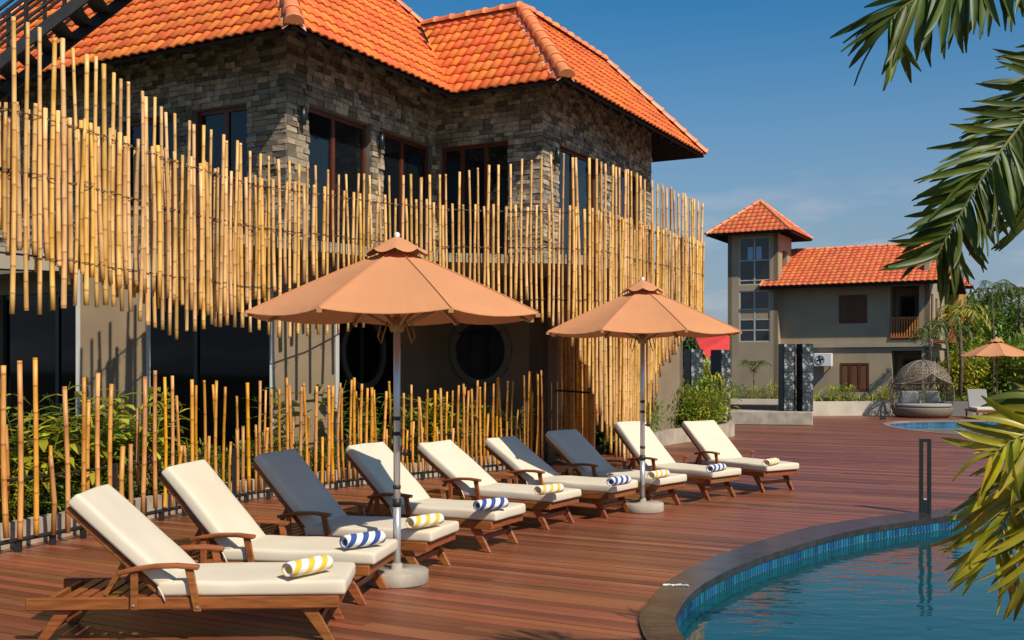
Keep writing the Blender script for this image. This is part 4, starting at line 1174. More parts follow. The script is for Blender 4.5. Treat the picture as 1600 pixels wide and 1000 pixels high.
# ------------------------------------------------------------------ parasols
def make_parasol(label, loc, rot=0, R_=1.185, far=False, pole='pole', tilt=0):
    T = thing('parasol', label, 'parasol', group='salmon market parasols')
    n = 8; ze, zt = 2.11, 2.60; a0 = pi/8
    def dirk(k): a = a0+2*pi*k/n; return Vector((cos(a), sin(a), 0))
    rt = .09
    cp = MB(); NR, NC = 8, 6
    grid = []
    for i in range(NR+1):
        s_ = i/NR; rr = rt+(R_-rt)*s_; zz = zt-(zt-ze)*(s_**1.08)
        for k in range(n):
            A = dirk(k)*rr; B = dirk(k+1)*rr
            for c in range(NC):
                f = c/NC; p = A.lerp(B, f); sag = -4*f*(1-f)*.035*s_
                if i == NR: p -= p.normalized()*4*f*(1-f)*.03; 
                grid.append(p+Vector((0, 0, zz+sag)))
    M = n*NC
    def ins(p): return p-Vector((0, 0, .006))
    vs = grid+[ins(p) for p in grid]; fs = []; G = len(grid)
    for i in range(NR):
        for k in range(M):
            k2 = (k+1) % M; fs.append((i*M+k, (i+1)*M+k, (i+1)*M+k2, i*M+k2)); fs.append((G+i*M+k, G+i*M+k2, G+(i+1)*M+k2, G+(i+1)*M+k))
    for k in range(M): k2 = (k+1) % M; fs.append((NR*M+k, G+NR*M+k, G+NR*M+k2, NR*M+k2)); 
    cp.add(vs, fs, 0, False)
    me = cp.mesh('canopy', fix=False)
    can = obj('canopy', me, M_['canopy'], T)
    sm_ = MB()
    for k in range(n):
        pts = [dirk(k)*(rt+(R_-rt)*i/NR)+Vector((0, 0, zt-(zt-ze)*((i/NR)**1.08)+.004)) for i in range(NR+1)]; sm_.tube(pts, .005, 4, cap=False)
    sm_.build('seams', M_['canopy'], can)
    # vent cap
    vc = MB(); NN = 48; rings = []
    for i, (rr, zz) in enumerate(((.02, zt+.13), (.10, zt+.095), (.19, zt+.04), (.255, zt+.005))):
        for k in range(NN):
            a = 2*pi*k/NN; ph = abs(cos(4*(a-a0))); rad = rr*(.93+.07*ph); wav = (-.018+.035*(1-ph))*(i/3)**2
            vc.v.append((cos(a)*rad, sin(a)*rad, zz+wav))
    for i in range(3):
        for k in range(NN): vc.f.append((i*NN+k, (i+1)*NN+k, (i+1)*NN+(k+1) % NN, i*NN+(k+1) % NN)); vc.mi.append(0); vc.sm.append(True)
    me = vc.mesh('vent_cap'); obj('vent_cap', me, M_['canopy'], T)
    b = MB(); b.lathe([(0, .17), (.018, .165), (.026, .15), (.02, .13), (.03, .11), (.03, .09), (0, .09)], 12, (0, 0, zt)); b.build('finial', M_['white'], T)
    b = MB(); b.tube([(0, 0, .04), (0, 0, zt+.1)], .027, 14); b.build('pole', M_[pole], T)
    if not far:
        b = MB(); b.tube([(0, 0, .1), (0, 0, .62)], .031, 14); b.build('pole_sleeve', M_['pole'], T)
        b = MB(); b.tube([(0, 0, .60), (0, 0, .66)], .034, 14); b.tube([(0, 0, .74), (0, 0, .77)], .031, 14); b.build('collar', M_['steel'], T)
        b = MB(); b.tube([(.03, 0, 1.02), (.06, 0, 1.02)], .012, 8); b.lathe([(0, 0), (.02, 0), (.02, .05), (0, .05)], 10, (.07, 0, 1.0)); b.build('crank', M_['steel'], T)
        b = MB()
        for z_ in (1.28, 1.16): b.lathe([(.0275, 0), (.0285, .002), (.0285, .03), (.0275, .032)], 14, (0, 0, z_))
        b.build('lock_holes', M_['steel'], T)
        b = MB(); b.lathe([(0, .0), (.05, 0), (.065, .05), (.065, .09), (.03, .12), (0, .12)], 16, (0, 0, 1.98)); b.build('runner', M_['rib'], T)
        b = MB(); b.lathe([(0, .0), (.05, 0), (.06, .03), (.03, .09), (0, .09)], 16, (0, 0, 2.42)); b.build('hub', M_['rib'], T)
        b = MB()
        for s_ in (1, -1):
            p0 = Vector((.07*s_, -.04, 2.06)); pts = [p0+Vector((.05*s_*t_, -.02*t_, -.17*t_+.0)) for t_ in (0, .5, 1)]+[p0+Vector((.075*s_, -.02, -.12)), p0+Vector((.05*s_, -.01, -.02))]
            b.tube(pts, .006, 5)
        b.build('cord', M_['cord'], T)
    for k in range(n):
        d = dirk(k); b = MB()
        z0 = zt-.05; pts0 = d*.05+Vector((0, 0, z0-.03)); pts1 = d*(R_-.02)+Vector((0, 0, ze-.022))
        b.bar(pts0, pts1, .02, .026); rb = b.build('rib', M_['rib'], T)
        if not far:
            b = MB(); b.bar(d*.06+Vector((0, 0, 2.03)), d*.62+Vector((0, 0, zt-(zt-ze)*.53-.035)), .016, .02); b.build('strut', M_['rib'], rb)
            b = MB(); b.box(d*(R_-.005)+Vector((0, 0, ze-.018)), (.035, .035, .03)); b.build('rib_tip', M_['cord'], rb)
    b = MB(); b.lathe([(0, 0), (.245, 0), (.25, .01), (.25, .095), (.24, .105), (.045, .107), (.042, .15), (.034, .155), (0, .155)], 40)
    b.build('base', M_['conc'], T, bevel=0)
    T.matrix_basis = Matrix.Translation(loc) @ Matrix.Rotation(rot, 4, 'Z')
    return T
make_parasol('large salmon parasol nearest the camera, standing between the first loungers', (-.91, 8.45, 0), R(2))
make_parasol('smaller looking salmon parasol further along the lounger row by the seventh lounger', (1.545, 12.65, 0), R(-6))
make_parasol('distant salmon parasol beside the far pool at the right edge', (17.0, 37.5, 0), R(10), far=True, pole='brownpole')

# ------------------------------------------------------------------ bollards
def bollard(loc, h, wd, dp, rz, lab):
    T = thing('bollard_light', lab, 'bollard light', loc, rz, group='black frame bollard lights')
    M = Matrix.Translation(loc) @ Matrix.Rotation(rz, 4, 'Z')
    for s_ in (-1, 1):
        b = MB(); b.box((s_*(wd/2-.018), 0, h/2), (.036, dp, h)); b.build('upright', M_['black'], T, M, bevel=.003)
    b = MB(); b.box((0, 0, h-.018), (wd-.074, dp-.004, .036)); b.build('top_bar', M_['black'], T, M)
    b = MB(); b.box((0, 0, .075), (wd-.074, dp-.006, .14)); b.build('base_block', M_['black'], T, M)
    b = MB(); b.box((0, 0, .15), (wd-.09, dp-.03, .012)); b.build('lens', M_['white'], T, M)
bollard((4.80, 12.42, .02), .85, .125, .07, R(-8), 'tall black frame bollard light on the edge of the near pool')
bollard((12.0, 34.6, .012), .45, .17, .12, R(0), 'small black frame bollard light standing by the far pool')

# ------------------------------------------------------------------ dark stone pillars and their plinth
def prect(c, w_, d_, rz):
    r_ = Matrix.Rotation(rz, 3, 'Z'); return [c+r_ @ Vector((a*w_/2, b*d_/2, 0)) for a, b in ((-1, -1), (1, -1), (1, 1), (-1, 1))]
pl = MB(); q = [P(1128, 0, 31.7), P(1270, 0, 31.2), P(1270, 0, 32.6), P(1128, 0, 33.2)]
pl.prism([(v.x, v.y) for v in q], 0, .40); o = pl.build('plinth', M_['conc'], bevel=.02); tag(o, 'long low concrete plinth carrying the dark stone pillars', 'plinth')
def pillar(px, Y, wpx, h, rz, lab, z0=.40):
    X = (px-800)/FPX*Y; T = thing('stone_pillar', lab, 'pillar', (X, Y, z0), rz, group='dark stone pillars by the far plinth')
    M = Matrix.Translation((X, Y, z0)) @ Matrix.Rotation(rz, 4, 'Z')
    b = MB(); s_ = wpx; b.box((0, 0, h/2), (s_, s_, h)); b.build('core', M_['shaded_stone'], T, M, bevel=.01)
    # rough pebble blocks only on the sunlit right-hand face; core colour holds the shade
    z = 0
    while z < h-.01:
        hh = min(random.uniform(.22, .34), h-z); b = MB(); b.box((random.uniform(-.006, .006), -s_/2-.02, z+hh/2), (s_-.012, .04, hh-.01)); b.build('stone_slab', M_['speckle'], T, M, bevel=.008); z += hh
    return T
pillar(1229, 31.9, .37, 2.0, R(12), 'dark stone pillar with sunlit pebble face and shade-coloured sides, left of the pair on the plinth')
pillar(1257, 31.7, .35, 2.0, R(12), 'dark stone pillar with sunlit pebble face and shade-coloured sides at the right end of the plinth')
pillar(1125, 30.5, .38, 2.0, R(38), 'wide dark stone pillar with sunlit pebble face and shade-coloured sides beside the tower, left end of the plinth', z0=.2)
pillar(1083, 29.5, .38, 2.0, R(20), 'dark stone pillar with sunlit pebble face and shade-coloured sides at the beige end wall of the main building', z0=.2)

# ------------------------------------------------------------------ the house beyond
def quad_box(mb, p, d, n, L, D, z0, z1):
    q = [p, p+d*L, p+d*L+n*D, p+n*D]; mb.hexa([Vector((v.x, v.y, z0)) for v in q]+[Vector((v.x, v.y, z1)) for v in q])
E = -U   # along the fronts, to the right and nearer
T1 = Vector((12.43, 50, 0))
TWR = thing('stair_tower', 'square olive grey stair tower with steep orange pyramid roof and tall window strip', 'tower', (T1.x, T1.y, 0))
tw_, td = 2.39, 2.7
p0 = T1+U*tw_
mb = MB(); ops = [(.55, 2.02, 2.9, 5.32), (.55, 2.02, 5.6, 7.85)]
wall(mb, p0, E, NV, tw_, 0, 8.0, ops, th=.2)
wall(mb, T1+NV*.0, NV, U, td, 0, 8.0, [(.9, 1.8, 5.9, 7.3)], th=.2)
wall(mb, p0+NV*td, E, NV*-1, tw_, 0, 8.0, [(.9, 2.0, 5.8, 7.4)], th=.2)
wall(mb, p0, NV, E, td, 0, 8.0, [], th=.2)
mb.build('wall', M_['greywall'], TWR)
def far_window(p, d, nin, t0, t1, za, zb, parent, mull, rows, fm, gm='glass_far'):
    f = window(p, d, nin, t0, t1, za, zb, parent, mull=mull, fm=fm, gm=gm, fw=.055, inset=.03, trans=rows); return f
far_window(p0, E, NV, .55, 2.02, 2.9, 5.32, TWR, (.5,), (3.46, 3.96, 4.45), 'alu')
fw_ = window(p0, E, NV, .55, 2.02, 5.6, 7.85, TWR, mull=(.5,), fm='alu', gm='glass_far', fw=.05, inset=.03, trans=(5.82, 6.76))
# spandrel panels between the panes
b = MB(); quad_box(b, p0+E*.61+NV*.045, E, NV, 1.35, .01, 3.99, 4.42); b.build('spandrel', M_['greywall'], TWR)
b = MB()
for a in (.95, 1.36): quad_box(b, p0+E*a+NV*.048, E, NV, .26, .01, 6.8, 7.4)
b.build('bright_pane', M_['blueglass'], TWR)
def pyr(T, c0, d, n, Lx, Ly, oh, ze, zp, tp=.26, ex=.33, ridge_r=.1):
    a = c0-d*oh-n*oh; b = c0+d*(Lx+oh)-n*oh; c = c0+d*(Lx+oh)+n*(Ly+oh); e = c0-d*oh+n*(Ly+oh)
    for v in (a, b, c, e): v.z = ze
    pk_ = c0+d*Lx/2+n*Ly/2; pk_.z = zp
    rb = MB(); it = []; ct = MB(); TMf = tile_mesh(tp, ex, .035, 4)
    for s0, s1 in ((a, b), (b, c), (c, e), (e, a)):
        slab_under(rb, [s0, s1, pk_], .1)
    ro = rb.build('roof', M_['soffit'], T)
    for s0, s1 in ((a, b), (b, c)):
        ed = (s1-s0).normalized(); m_ = (s0+s1)/2; up_ = (pk_-m_); up_ = (up_-ed*up_.dot(ed)).normalized()
        roof_plane([s0, s1, pk_], ed, up_, tp, ex, TMf, it, ct)
    lay('roof_tile', it, M_['tile_far'], ro, 0)
    if ct.f: ct.build('cut_tiles', M_['tile_far'], ro, kind='stuff')
    for q in (a, b, c): ridge_caps(q, pk_, ro, M_['ridge'], r=ridge_r, step=.5)
pyr(TWR, p0, E, NV, tw_, td, .82, 8.0, 9.75)

H0 = T1+NV*.55
HS = thing('guest_house', 'two storey olive grey house with orange tiled roof and wooden balcony beyond the pool deck', 'house', (H0.x+3, H0.y, 0))
HL = 6.6; HD = 6.0; ze_ = 5.45
def tpx(px):     # parameter along the front for a photograph column
    r_ = (px-800)/FPX; return (r_*H0.y-H0.x)/(E.x-r_*E.y)
mb = MB()
w1 = (tpx(1311), tpx(1355), 3.72, 5.02); w2 = (tpx(1313), tpx(1358), .62, 1.90)
bu = (tpx(1391), tpx(1436), 2.95, 5.35); bl_ = (tpx(1393), tpx(1440), 0, 2.45)
wall(mb, H0, E, NV, HL, 0, ze_+.3, [w1, w2, bu, bl_], th=.22)
cr_ = H0+E*HL
wall(mb, cr_, NV, U, HD, 0, ze_+1, [(.5, 1.4, 3.0, 5.0), (2.2, 3.0, 3.0, 4.9), (.6, 1.5, .2, 2.2), (2.4, 3.3, .2, 2.2)], th=.22)
wall(mb, H0+NV*HD, E, -NV, HL, 0, ze_+.3, [], th=.22)
mb.build('wall', M_['greywall'], HS)
b = MB(); quad_box(b, H0-NV*.12-E*.3, E, NV, HL+.42, .115, 2.62, 2.80); quad_box(b, cr_+E*.003, NV, E, HD, .10, 2.62, 2.80); b.build('belt_course', M_['pale_trim'], HS)
for w_ in (w1, w2): window(H0, E, NV, *w_, HS, mull=(.33, .66), fm='frame', gm='glass_far', fw=.09, inset=-.02)
for w_ in (w1, w2):
    for a_ in (w_[0]+.09, (w_[0]+w_[1])/2-(w_[1]-w_[0])*.12, w_[1]-.09-(w_[1]-w_[0])*.24):
        b = MB(); quad_box(b, H0+E*a_, E, NV, (w_[1]-w_[0])*.24, .02, w_[2]+.1, w_[3]-.1); b.build('shutter', M_['curtain'], HS)
# recesses behind the balcony and the porch
b = MB()
for o_ in (bu, bl_):
    a = H0+E*o_[0]+NV*.22; quad_box(b, a+NV*1.3, E, NV, o_[1]-o_[0], .1, o_[2], o_[3]); quad_box(b, a-E*.1, E, NV, .1, 1.4, o_[2], o_[3])
    quad_box(b, a, E, NV, o_[1]-o_[0], 1.3, o_[2]-.1 if o_[2] > 0 else -.02, o_[2] if o_[2] > 0 else .02)
b.build('recess_wall', M_['greywall'], HS)
window(H0+NV*1.40, E, NV, bu[0]+.2, bu[0]+.95, 2.96, 5.0, HS, mull=(), fm='frame', gm='glass_far', fw=.08, inset=.04)
window(H0+NV*1.40, E, NV, bl_[0]+.3, bl_[0]+1.1, .03, 2.1, HS, mull=(), fm='frame', gm='glass_far', fw=.08, inset=.04)
M_['balc'] = mat('orange_wood_balustrade', (.40, .13, .025), .5, nscale=4, namt=.3)
b = MB()
a = H0+E*bu[0]-NV*.05; Lb = bu[1]-bu[0]
for z in (3.05, 3.92): b.bar(a+Vector((0, 0, z)), a+E*Lb+Vector((0, 0, z)), .07, .08)
BAL = b.build('balustrade', M_['balc'], HS)
me = None
for k in range(11):
    q = a+E*(Lb*(k+.5)/11)+Vector((0, 0, 3.48)); b = MB(); b.box(q, (.06, .05, .8)); b.build('baluster', M_['balc'], BAL)
# side wall windows
for t0, t1, za, zb in ((.5, 1.4, 3.0, 5.0), (2.2, 3.0, 3.0, 4.9), (.6, 1.5, .2, 2.2), (2.4, 3.3, .2, 2.2)): window(cr_, NV, U, t0, t1, za, zb, HS, mull=(), fm='frame', gm='glass_far', fw=.08, inset=.05)
# side balcony in orange timber
b = MB()
for z in (2.95, 3.85): b.bar(cr_+NV*.3+E*.75+Vector((0, 0, z)), cr_+NV*3.6+E*.75+Vector((0, 0, z)), .06, .07)
for k in range(12): b.box(cr_+NV*(.35+.28*k)+E*.75+Vector((0, 0, 3.4)), (.05, .05, .85))
quad_box(b, cr_+NV*.3+E*.11, NV, E, 3.3, .68, 2.82, 2.92)
b.build('side_balcony', M_['balc'], HS)
# roof: gable with its ridge parallel to the front
oh = 1.0; run = HD/2+oh; rise = 2.05
ea = H0-NV*oh-E*.75; eb = H0-NV*oh+E*(HL+.9); ea.z = eb.z = ze_
ra = H0+NV*HD/2-E*.75; rb_ = H0+NV*HD/2+E*(HL+.9); ra.z = rb_.z = ze_+rise
ra = ra + E*.25; rb_ = rb_-E*.2
fa = ea+NV*2*run; fb = eb+NV*2*run
rm = MB(); slab_under(rm, [ea, eb, rb_, ra], .12); slab_under(rm, [fb, fa, ra, rb_], .12)
RO = rm.build('roof', M_['soffit'], HS)
it = []; ct = MB(); upd = (((ra+rb_)/2-(ea+eb)/2)); upd = (upd-E*upd.dot(E)).normalized()
TMf = tile_mesh(.27, .34, .04, 4)
roof_plane([ea, eb, rb_, ra], E, upd, .27, .34, TMf, it, ct)
lay('roof_tile', it, M_['tile_far'], RO, 260)
if ct.f: ct.build('cut_tiles', M_['tile_far'], RO, kind='stuff')
ridge_caps(ra, rb_, RO, M_['ridge'], r=.10, step=.5); ridge_caps(eb, rb_, RO, M_['ridge'], r=.09, step=.5); ridge_caps(ea, ra, RO, M_['ridge'], r=.09, step=.5)
# pale gutter line
# air conditioner
acp = H0+E*tpx(1289)-NV*.35; AC = thing('air_conditioner', 'white air conditioner unit with round fan hung on the house wall', 'air conditioner', (acp.x, acp.y, 1.9))
M3 = Matrix((E, NV, Vector((0, 0, 1)))).transposed()
b = MB(); b.box(acp+Vector((0, 0, 2.05)), (.80, .32, .60), M3); b.build('housing', M_['white'], AC, bevel=.02)
b = MB(); ring(b, acp-NV*.165+Vector((0, 0, 2.05))-E*.12, E, -NV, .17, .22, .02, 20); b.build('fan_ring', M_['greycush'], AC)
b = MB(); 
for k in range(4): b.bar(acp-NV*.17-E*.12+Vector((0, 0, 2.05)), acp-NV*.17-E*.12+Vector((0, 0, 2.05))+(E*cos(k*pi/2+.3)+Vector((0, 0, 1))*sin(k*pi/2+.3))*.17, .07, .01, up=NV)
b.build('fan', M_['black'], AC)
b = MB()
for s_ in (-.28, .28): b.bar(acp+E*s_+Vector((0, 0, 1.73)), acp+E*s_+NV*.35+Vector((0, 0, 1.73)), .04, .04)
b.build('bracket', M_['white'], AC)

# house behind to the right
K0 = P(1462, 0, 60); K0.z = 0
H2 = thing('rear_house', 'partly hidden house with stepped orange roofs and ochre walls behind the guest house', 'house', (K0.x, K0.y, 0))
M_['ochre'] = mat('ochre_render', (.50, .27, .06), .9, nscale=1, namt=.2)
mb = MB(); quad_box(mb, K0-E*1.2, E, NV, 2.6, 5, 0, 4.2); mb.build('lower_wall', M_['beige'], H2)
mb = MB(); quad_box(mb, K0-E*1.1, E, NV, 2.3, 5, 4.2, 6.2); mb.build('upper_wall', M_['ochre'], H2)
window(K0-E*1.1, E, NV, .9, 1.8, 4.4, 5.7, H2, mull=(), fm='balc', gm='glass_far', inset=-.06)
for zz, ex_, nm in ((6.1, 1.1, 0), (4.1, .5, 1)):
    c0 = K0-E*1.2; a = c0-E*ex_-NV*ex_; b2 = c0+E*(2.6+ex_*.6)-NV*ex_; a.z = b2.z = zz
    c = b2+NV*(1.8 if nm else 3.4)-E*(.3 if nm else 1.2)+Vector((0, 0, .5 if nm else 1.1)); d_ = a+NV*(1.8 if nm else 3.4)+E*.4+Vector((0, 0, .5 if nm else 1.1))
    rm = MB(); slab_under(rm, [a, b2, c, d_], .12); ro = rm.build('roof', M_['soffit'], H2)
    it = []; ct = MB(); u_ = ((c+d_)-(a+b2)); u_ = (u_-E*u_.dot(E)).normalized(); roof_plane([a, b2, c, d_], E, u_, .3, .36, TMf, it, ct); lay('roof_tile', it, M_['tile_far'], ro, 0)
    if ct.f: ct.build('cut_tiles', M_['tile_far'], ro, kind='stuff')

# low planter walls across the far deck
def lowwall(pxs, Ys, h, m, lab, w_=.3):
    pts = [Vector(((x-800)/FPX*Y, Y, 0)) for x, Y in zip(pxs, Ys)]; return kerb('planter_wall', pts, w_, h, m, lab)
lowwall((1262, 1330, 1400, 1440), (37.4, 37.6, 37.9, 38.4), .50, M_['whitewall'], 'cream planter wall below the guest house windows')
lowwall((1430, 1475, 1520, 1560, 1640), (38.6, 37.6, 37.2, 37.2, 37.6), .5, M_['greycush'], 'grey planter wall behind the round daybed')
lowwall((1060, 1140, 1220), (40.5, 40, 39.6), .52, M_['whitewall'], 'cream planter wall at the foot of the stair tower')
MB().prism([(9.5, 38.4), (20, 38.0), (32, 38), (32, 60), (4, 60), (4, 40.9)], -.04, .32).build('far_planting_bed', M_['soil'], kind='structure')
r = random.Random(8)
for k in range(34):
    px = 1065+k*14+r.uniform(-5, 5); Y = r.uniform(41, 43) if px < 1240 else r.uniform(38.8, 40.2)
    if 1392 < px < 1440: continue
    q = Vector(((px-800)/FPX*Y, Y, .32)); side_ = px < 1240
    mesh_, sc = (r.choice(B1), r.uniform(.8, 1.1)) if (side_ or r.random() < .5) else (r.choice(S1), r.uniform(1.1, 1.9))
    mm_ = r.choice(['leaf_g', 'leaf_y'])
    lab = '%s plant in the bed below the stair tower, %s from the left' % (TONE[mm_], nth('tw')) if side_ else ('%s plant in the bed below the guest house, %s from the left' % (TONE[mm_], nth('gh')) if px < 1400 else '%s plant in the bed right of the daybed, %s from the left' % (TONE[mm_], nth('rb')))
    plant(mesh_, q, sc, mm_, 'bedding_plant', lab, 'plant', 'plants under the tower' if side_ else ('plants under the guest house' if px < 1400 else 'plants at the far right bed'))

# daybed with a woven dome
dc = P(1441, 0, 36.6); dc.z = 0
DB = thing('dome_daybed', 'round wicker daybed with woven dome shade and grey cushions by the far pool', 'daybed', (dc.x, dc.y, 0))
b = MB(); b.lathe([(0, .02), (.85, .02), (.95, .1), (1.0, .30), (.98, .34), (0, .36)], 32, dc); b.build('base', M_['wicker'], DB)
b = MB(); b.lathe([(0, .36), (.93, .36), (.96, .40), (.93, .46), (0, .47)], 32, dc); b.build('mattress', M_['greycush'], DB)
b = MB(); rr_ = 1.05; n1, n2 = 30, 12
def dome(a, e_): return dc+Vector((cos(a)*cos(e_)*rr_, sin(a)*cos(e_)*rr_*.95, .72+sin(e_)*1.22))
vs = []
for j in range(n2+1):
    for i in range(n1+1):
        e_ = R(-30)+(R(90)-R(-30))*j/n2
        frac = 0 if e_ > R(34) else (R(34)-e_)/R(64)
        half = pi-(1.45*min(1, frac*3) if frac > 0 else 0)
        vs.append(dome(pi/2-half+2*half*i/n1, e_))
fs = [(j*(n1+1)+i, j*(n1+1)+i+1, (j+1)*(n1+1)+i+1, (j+1)*(n1+1)+i) for j in range(n2) for i in range(n1)]
b.add(vs, fs, 0, True); me = b.mesh('dome')
m_ = bpy.data.materials.new('open_wicker_weave'); m_.use_nodes = True; t_ = m_.node_tree
pb_ = t_.nodes['Principled BSDF']; pb_.inputs['Base Color'].default_value = (.27, .215, .155, 1); pb_.inputs['Roughness'].default_value = .85
tb_ = t_.nodes.new('ShaderNodeBsdfTransparent'); ms_ = t_.nodes.new('ShaderNodeMixShader'); ck = t_.nodes.new('ShaderNodeTexNoise'); ck.inputs['Scale'].default_value = 38; tcc = t_.nodes.new('ShaderNodeTexCoord')
t_.links.new(tcc.outputs['Object'], ck.inputs['Vector']); gt = t_.nodes.new('ShaderNodeMath'); gt.operation = 'GREATER_THAN'; gt.inputs[1].default_value = .49; t_.links.new(ck.outputs['Fac'], gt.inputs[0])
t_.links.new(gt.outputs[0], ms_.inputs[0]); t_.links.new(pb_.outputs[0], ms_.inputs[1]); t_.links.new(tb_.outputs[0], ms_.inputs[2]); t_.links.new(ms_.outputs[0], t_.nodes['Material Output'].inputs['Surface'])
obj('dome', me, m_, DB)
b = MB()
for i in range(0, n1+1, 5):
    b.tube([vs[j*(n1+1)+i]*1.0 for j in range(n2+1)], .022, 5)
b.tube([vs[5*(n1+1)+i] for i in range(n1+1)], .025, 5)
b.build('dome_ribs', M_['wicker'], DB)
for x_, y_, rz_ in ((-.5, .25, .5), (-.1, .45, .1), (.45, .3, -.4)):
    b = MB(); b.box(dc+Vector((x_, y_, .68)), (.45, .13, .42), Matrix.Rotation(rz_, 3, 'Z') @ Matrix.Rotation(.35, 3, 'X')); b.build('cushion', M_['greycush'], DB, bevel=.04, seg=3)
# far lounger below the distant parasol
def far_lounger(x, Y, lab, rz):
    T = thing('far_lounger', lab, 'sun lounger', (x, Y, 0), rz); M = Matrix.Translation((x, Y, 0)) @ Matrix.Rotation(rz, 4, 'Z')
    b = MB(); b.box((0, 0, .25), (.65, 1.9, .07)); b.build('frame', M_['teak'], T, M)
    for sx in (-.28, .28):
        for sy in (-.85, .85): b = MB(); b.box((sx, sy, .11), (.05, .05, .22)); b.build('leg', M_['teak'], T, M)
    b = MB(); b.box((0, -.3, .33), (.62, 1.2, .09)); b.build('seat_cushion', M_['cushion'], T, M, bevel=.02)
    b = MB(); b.box((0, .5, .62), (.62, .09, .75), Matrix.Rotation(-.5, 3, 'X')); b.build('back_cushion', M_['greycush'], T, M, bevel=.02)
far_lounger(15.7, 35.8, 'far lounger with grey backrest left of the distant parasol pole', R(-12))
far_lounger(17.9, 35.9, 'far lounger with grey backrest at the right edge beyond the palm leaves', R(-12))

# red canopy and yellow shrub between the buildings
rc = P(1110, 0, 46); b = MB()
pts = [P(1086, 526, 46), P(1140, 524, 46), P(1140, 560, 44.5), P(1116, 568, 44), P(1096, 550, 44.5)]
b.add([p for p in pts]+[p+Vector((0, .4, .06)) for p in pts], [(0, 1, 2, 3, 4), (9, 8, 7, 6, 5)]+[(i, (i+1) % 5, 5+(i+1) % 5, 5+i) for i in range(5)])
RC = thing('red_awning', 'red cloth awning glimpsed between the dark pillars and the tower', 'awning', (rc.x, 45, 0))
b.build('cloth', M_['red'], RC)
plant(B1[2], ((1103-800)/FPX*40, 40, .3), 2.6, 'leaf_y', 'golden_shrub', 'golden yellow shrub below the red awning between the pillars', 'shrub')
plant(B1[0], ((1090-800)/FPX*36, 36, .2), 2.0, 'leaf_g', 'shrub', 'green shrub behind the pillar next to the beige end wall', 'shrub')
plant(B1[1], ((1128-800)/FPX*47, 47, 2.5), 1.6, 'leaf_g', 'pot_shrub', 'green tree top peeping over the pillar left of the tower', 'shrub')

# ------------------------------------------------------------------ trees and palms
def crown_mesh(seed_, rx, ry, rz, n, ls):
    r_ = random.Random(seed_); mb = MB()
    blobs = [(Vector((r_.uniform(-.55, .55)*rx, r_.uniform(-.55, .55)*ry, r_.uniform(-.5, .6)*rz)), r_.uniform(.35, .6)) for _ in range(9)]
    for k in range(n):
        c, s_ = r_.choice(blobs); u = Vector((r_.gauss(0, 1), r_.gauss(0, 1), r_.gauss(0, 1))).normalized()*(r_.uniform(.6, 1)**.5)
        p = c+Vector((u.x*rx*s_, u.y*ry*s_, u.z*rz*s_)); d = (u+Vector((r_.gauss(0, .6), r_.gauss(0, .6), r_.gauss(0, .4)))).normalized()
        leaf_strip(mb, p, d, ls*r_.uniform(.6, 1.4), ls*.5, .5, seg=1, prof=lambda t: 1-.6*t)
    return mb.mesh('crown', fix=False)
CR = [crown_mesh(60+k, 2.2, 2.2, 2.0, 2600, .24) for k in range(3)]
def tree(px, Y, base_y_m, h, sc, m, lab, grp):
    X = (px-800)/FPX*Y; T = thing('tree', lab, 'tree', (X, Y, 0), group=grp)
    b = MB(); top = h-1.2*sc; b.tube([(X, Y, 0), (X+.1, Y, top*.5), (X, Y, top)], [.16*sc, .12*sc, .06*sc], 7)
    for k in range(5):
        a = k*1.3; b.tube([(X, Y, top*.55+k*.2), (X+cos(a)*1.0*sc, Y+sin(a)*1.0*sc, top+.2*sc)], [.06*sc, .02*sc], 5)
    b.build('trunk', M_['bark'], T)
    me = random.choice(CR).copy(); me.materials.clear(); me.materials.append(M_[m])
    obj('crown', me, None, T, Matrix.Translation((X, Y, h-1.6*sc)) @ Matrix.Rotation(random.uniform(0, 6), 4, 'Z') @ Matrix.Diagonal((sc, sc, sc, 1)))
r = random.Random(4)
for k, (px, Y, h_, sc, m) in enumerate([(1492, 56, 4.6, 1.1, 'leaf_g'), (1512, 66, 6.2, 1.3, 'leaf_d'), (1535, 70, 6.8, 1.4, 'leaf_d'), (1560, 62, 5.4, 1.3, 'leaf_g'), (1585, 72, 6.2, 1.4, 'leaf_d'), (1610, 60, 5.2, 1.3, 'leaf_g'), (1640, 66, 6.4, 1.5, 'leaf_d'),
                                        (1525, 52, 2.9, .8, 'leaf_y'), (1552, 50, 2.7, .8, 'leaf_g'), (1578, 52, 3.0, .9, 'leaf_g'), (1605, 50, 2.8, .9, 'leaf_y'), (1500, 50, 2.4, .7, 'leaf_y')]):
    tree(px, Y, 0, h_, sc, M_ and m, ['tall %s tree in the back row beyond the far parasol, %s from the left', 'low %s tree in front of the back row beyond the parasol, %s by nearness'][k > 6] % (TONE[m], nth('tree%d' % (k > 6))), 'trees beyond the far pool' if k <= 6 else 'lower trees beyond the far pool')
tree(1085, 75, 0, 5.0, 1.2, 'leaf_d', 'dark tree glimpsed between the main building and the tower', None)
# distant tree belt
b = MB(); r = random.Random(12)
for k in range(5200):
    x = r.uniform(-60, 150); y_ = 110+r.uniform(-4, 10); hh = 5.5+2.2*noise.noise(Vector((x*.08, 1, 0)))+1.2*noise.noise(Vector((x*.4, 3, 0)))
    p = Vector((x, y_, r.uniform(.1, 1)**.7*hh)); leaf_strip(b, p, Vector((r.gauss(0, 1), r.gauss(0, 1), r.gauss(0, .7))), 1.3, .8, .3, seg=1, prof=lambda t: 1-.6*t)
o = b.build('far_tree_belt', M_['leaf_d'], kind='stuff'); tag(o, 'distant belt of dark trees along the horizon', 'trees')

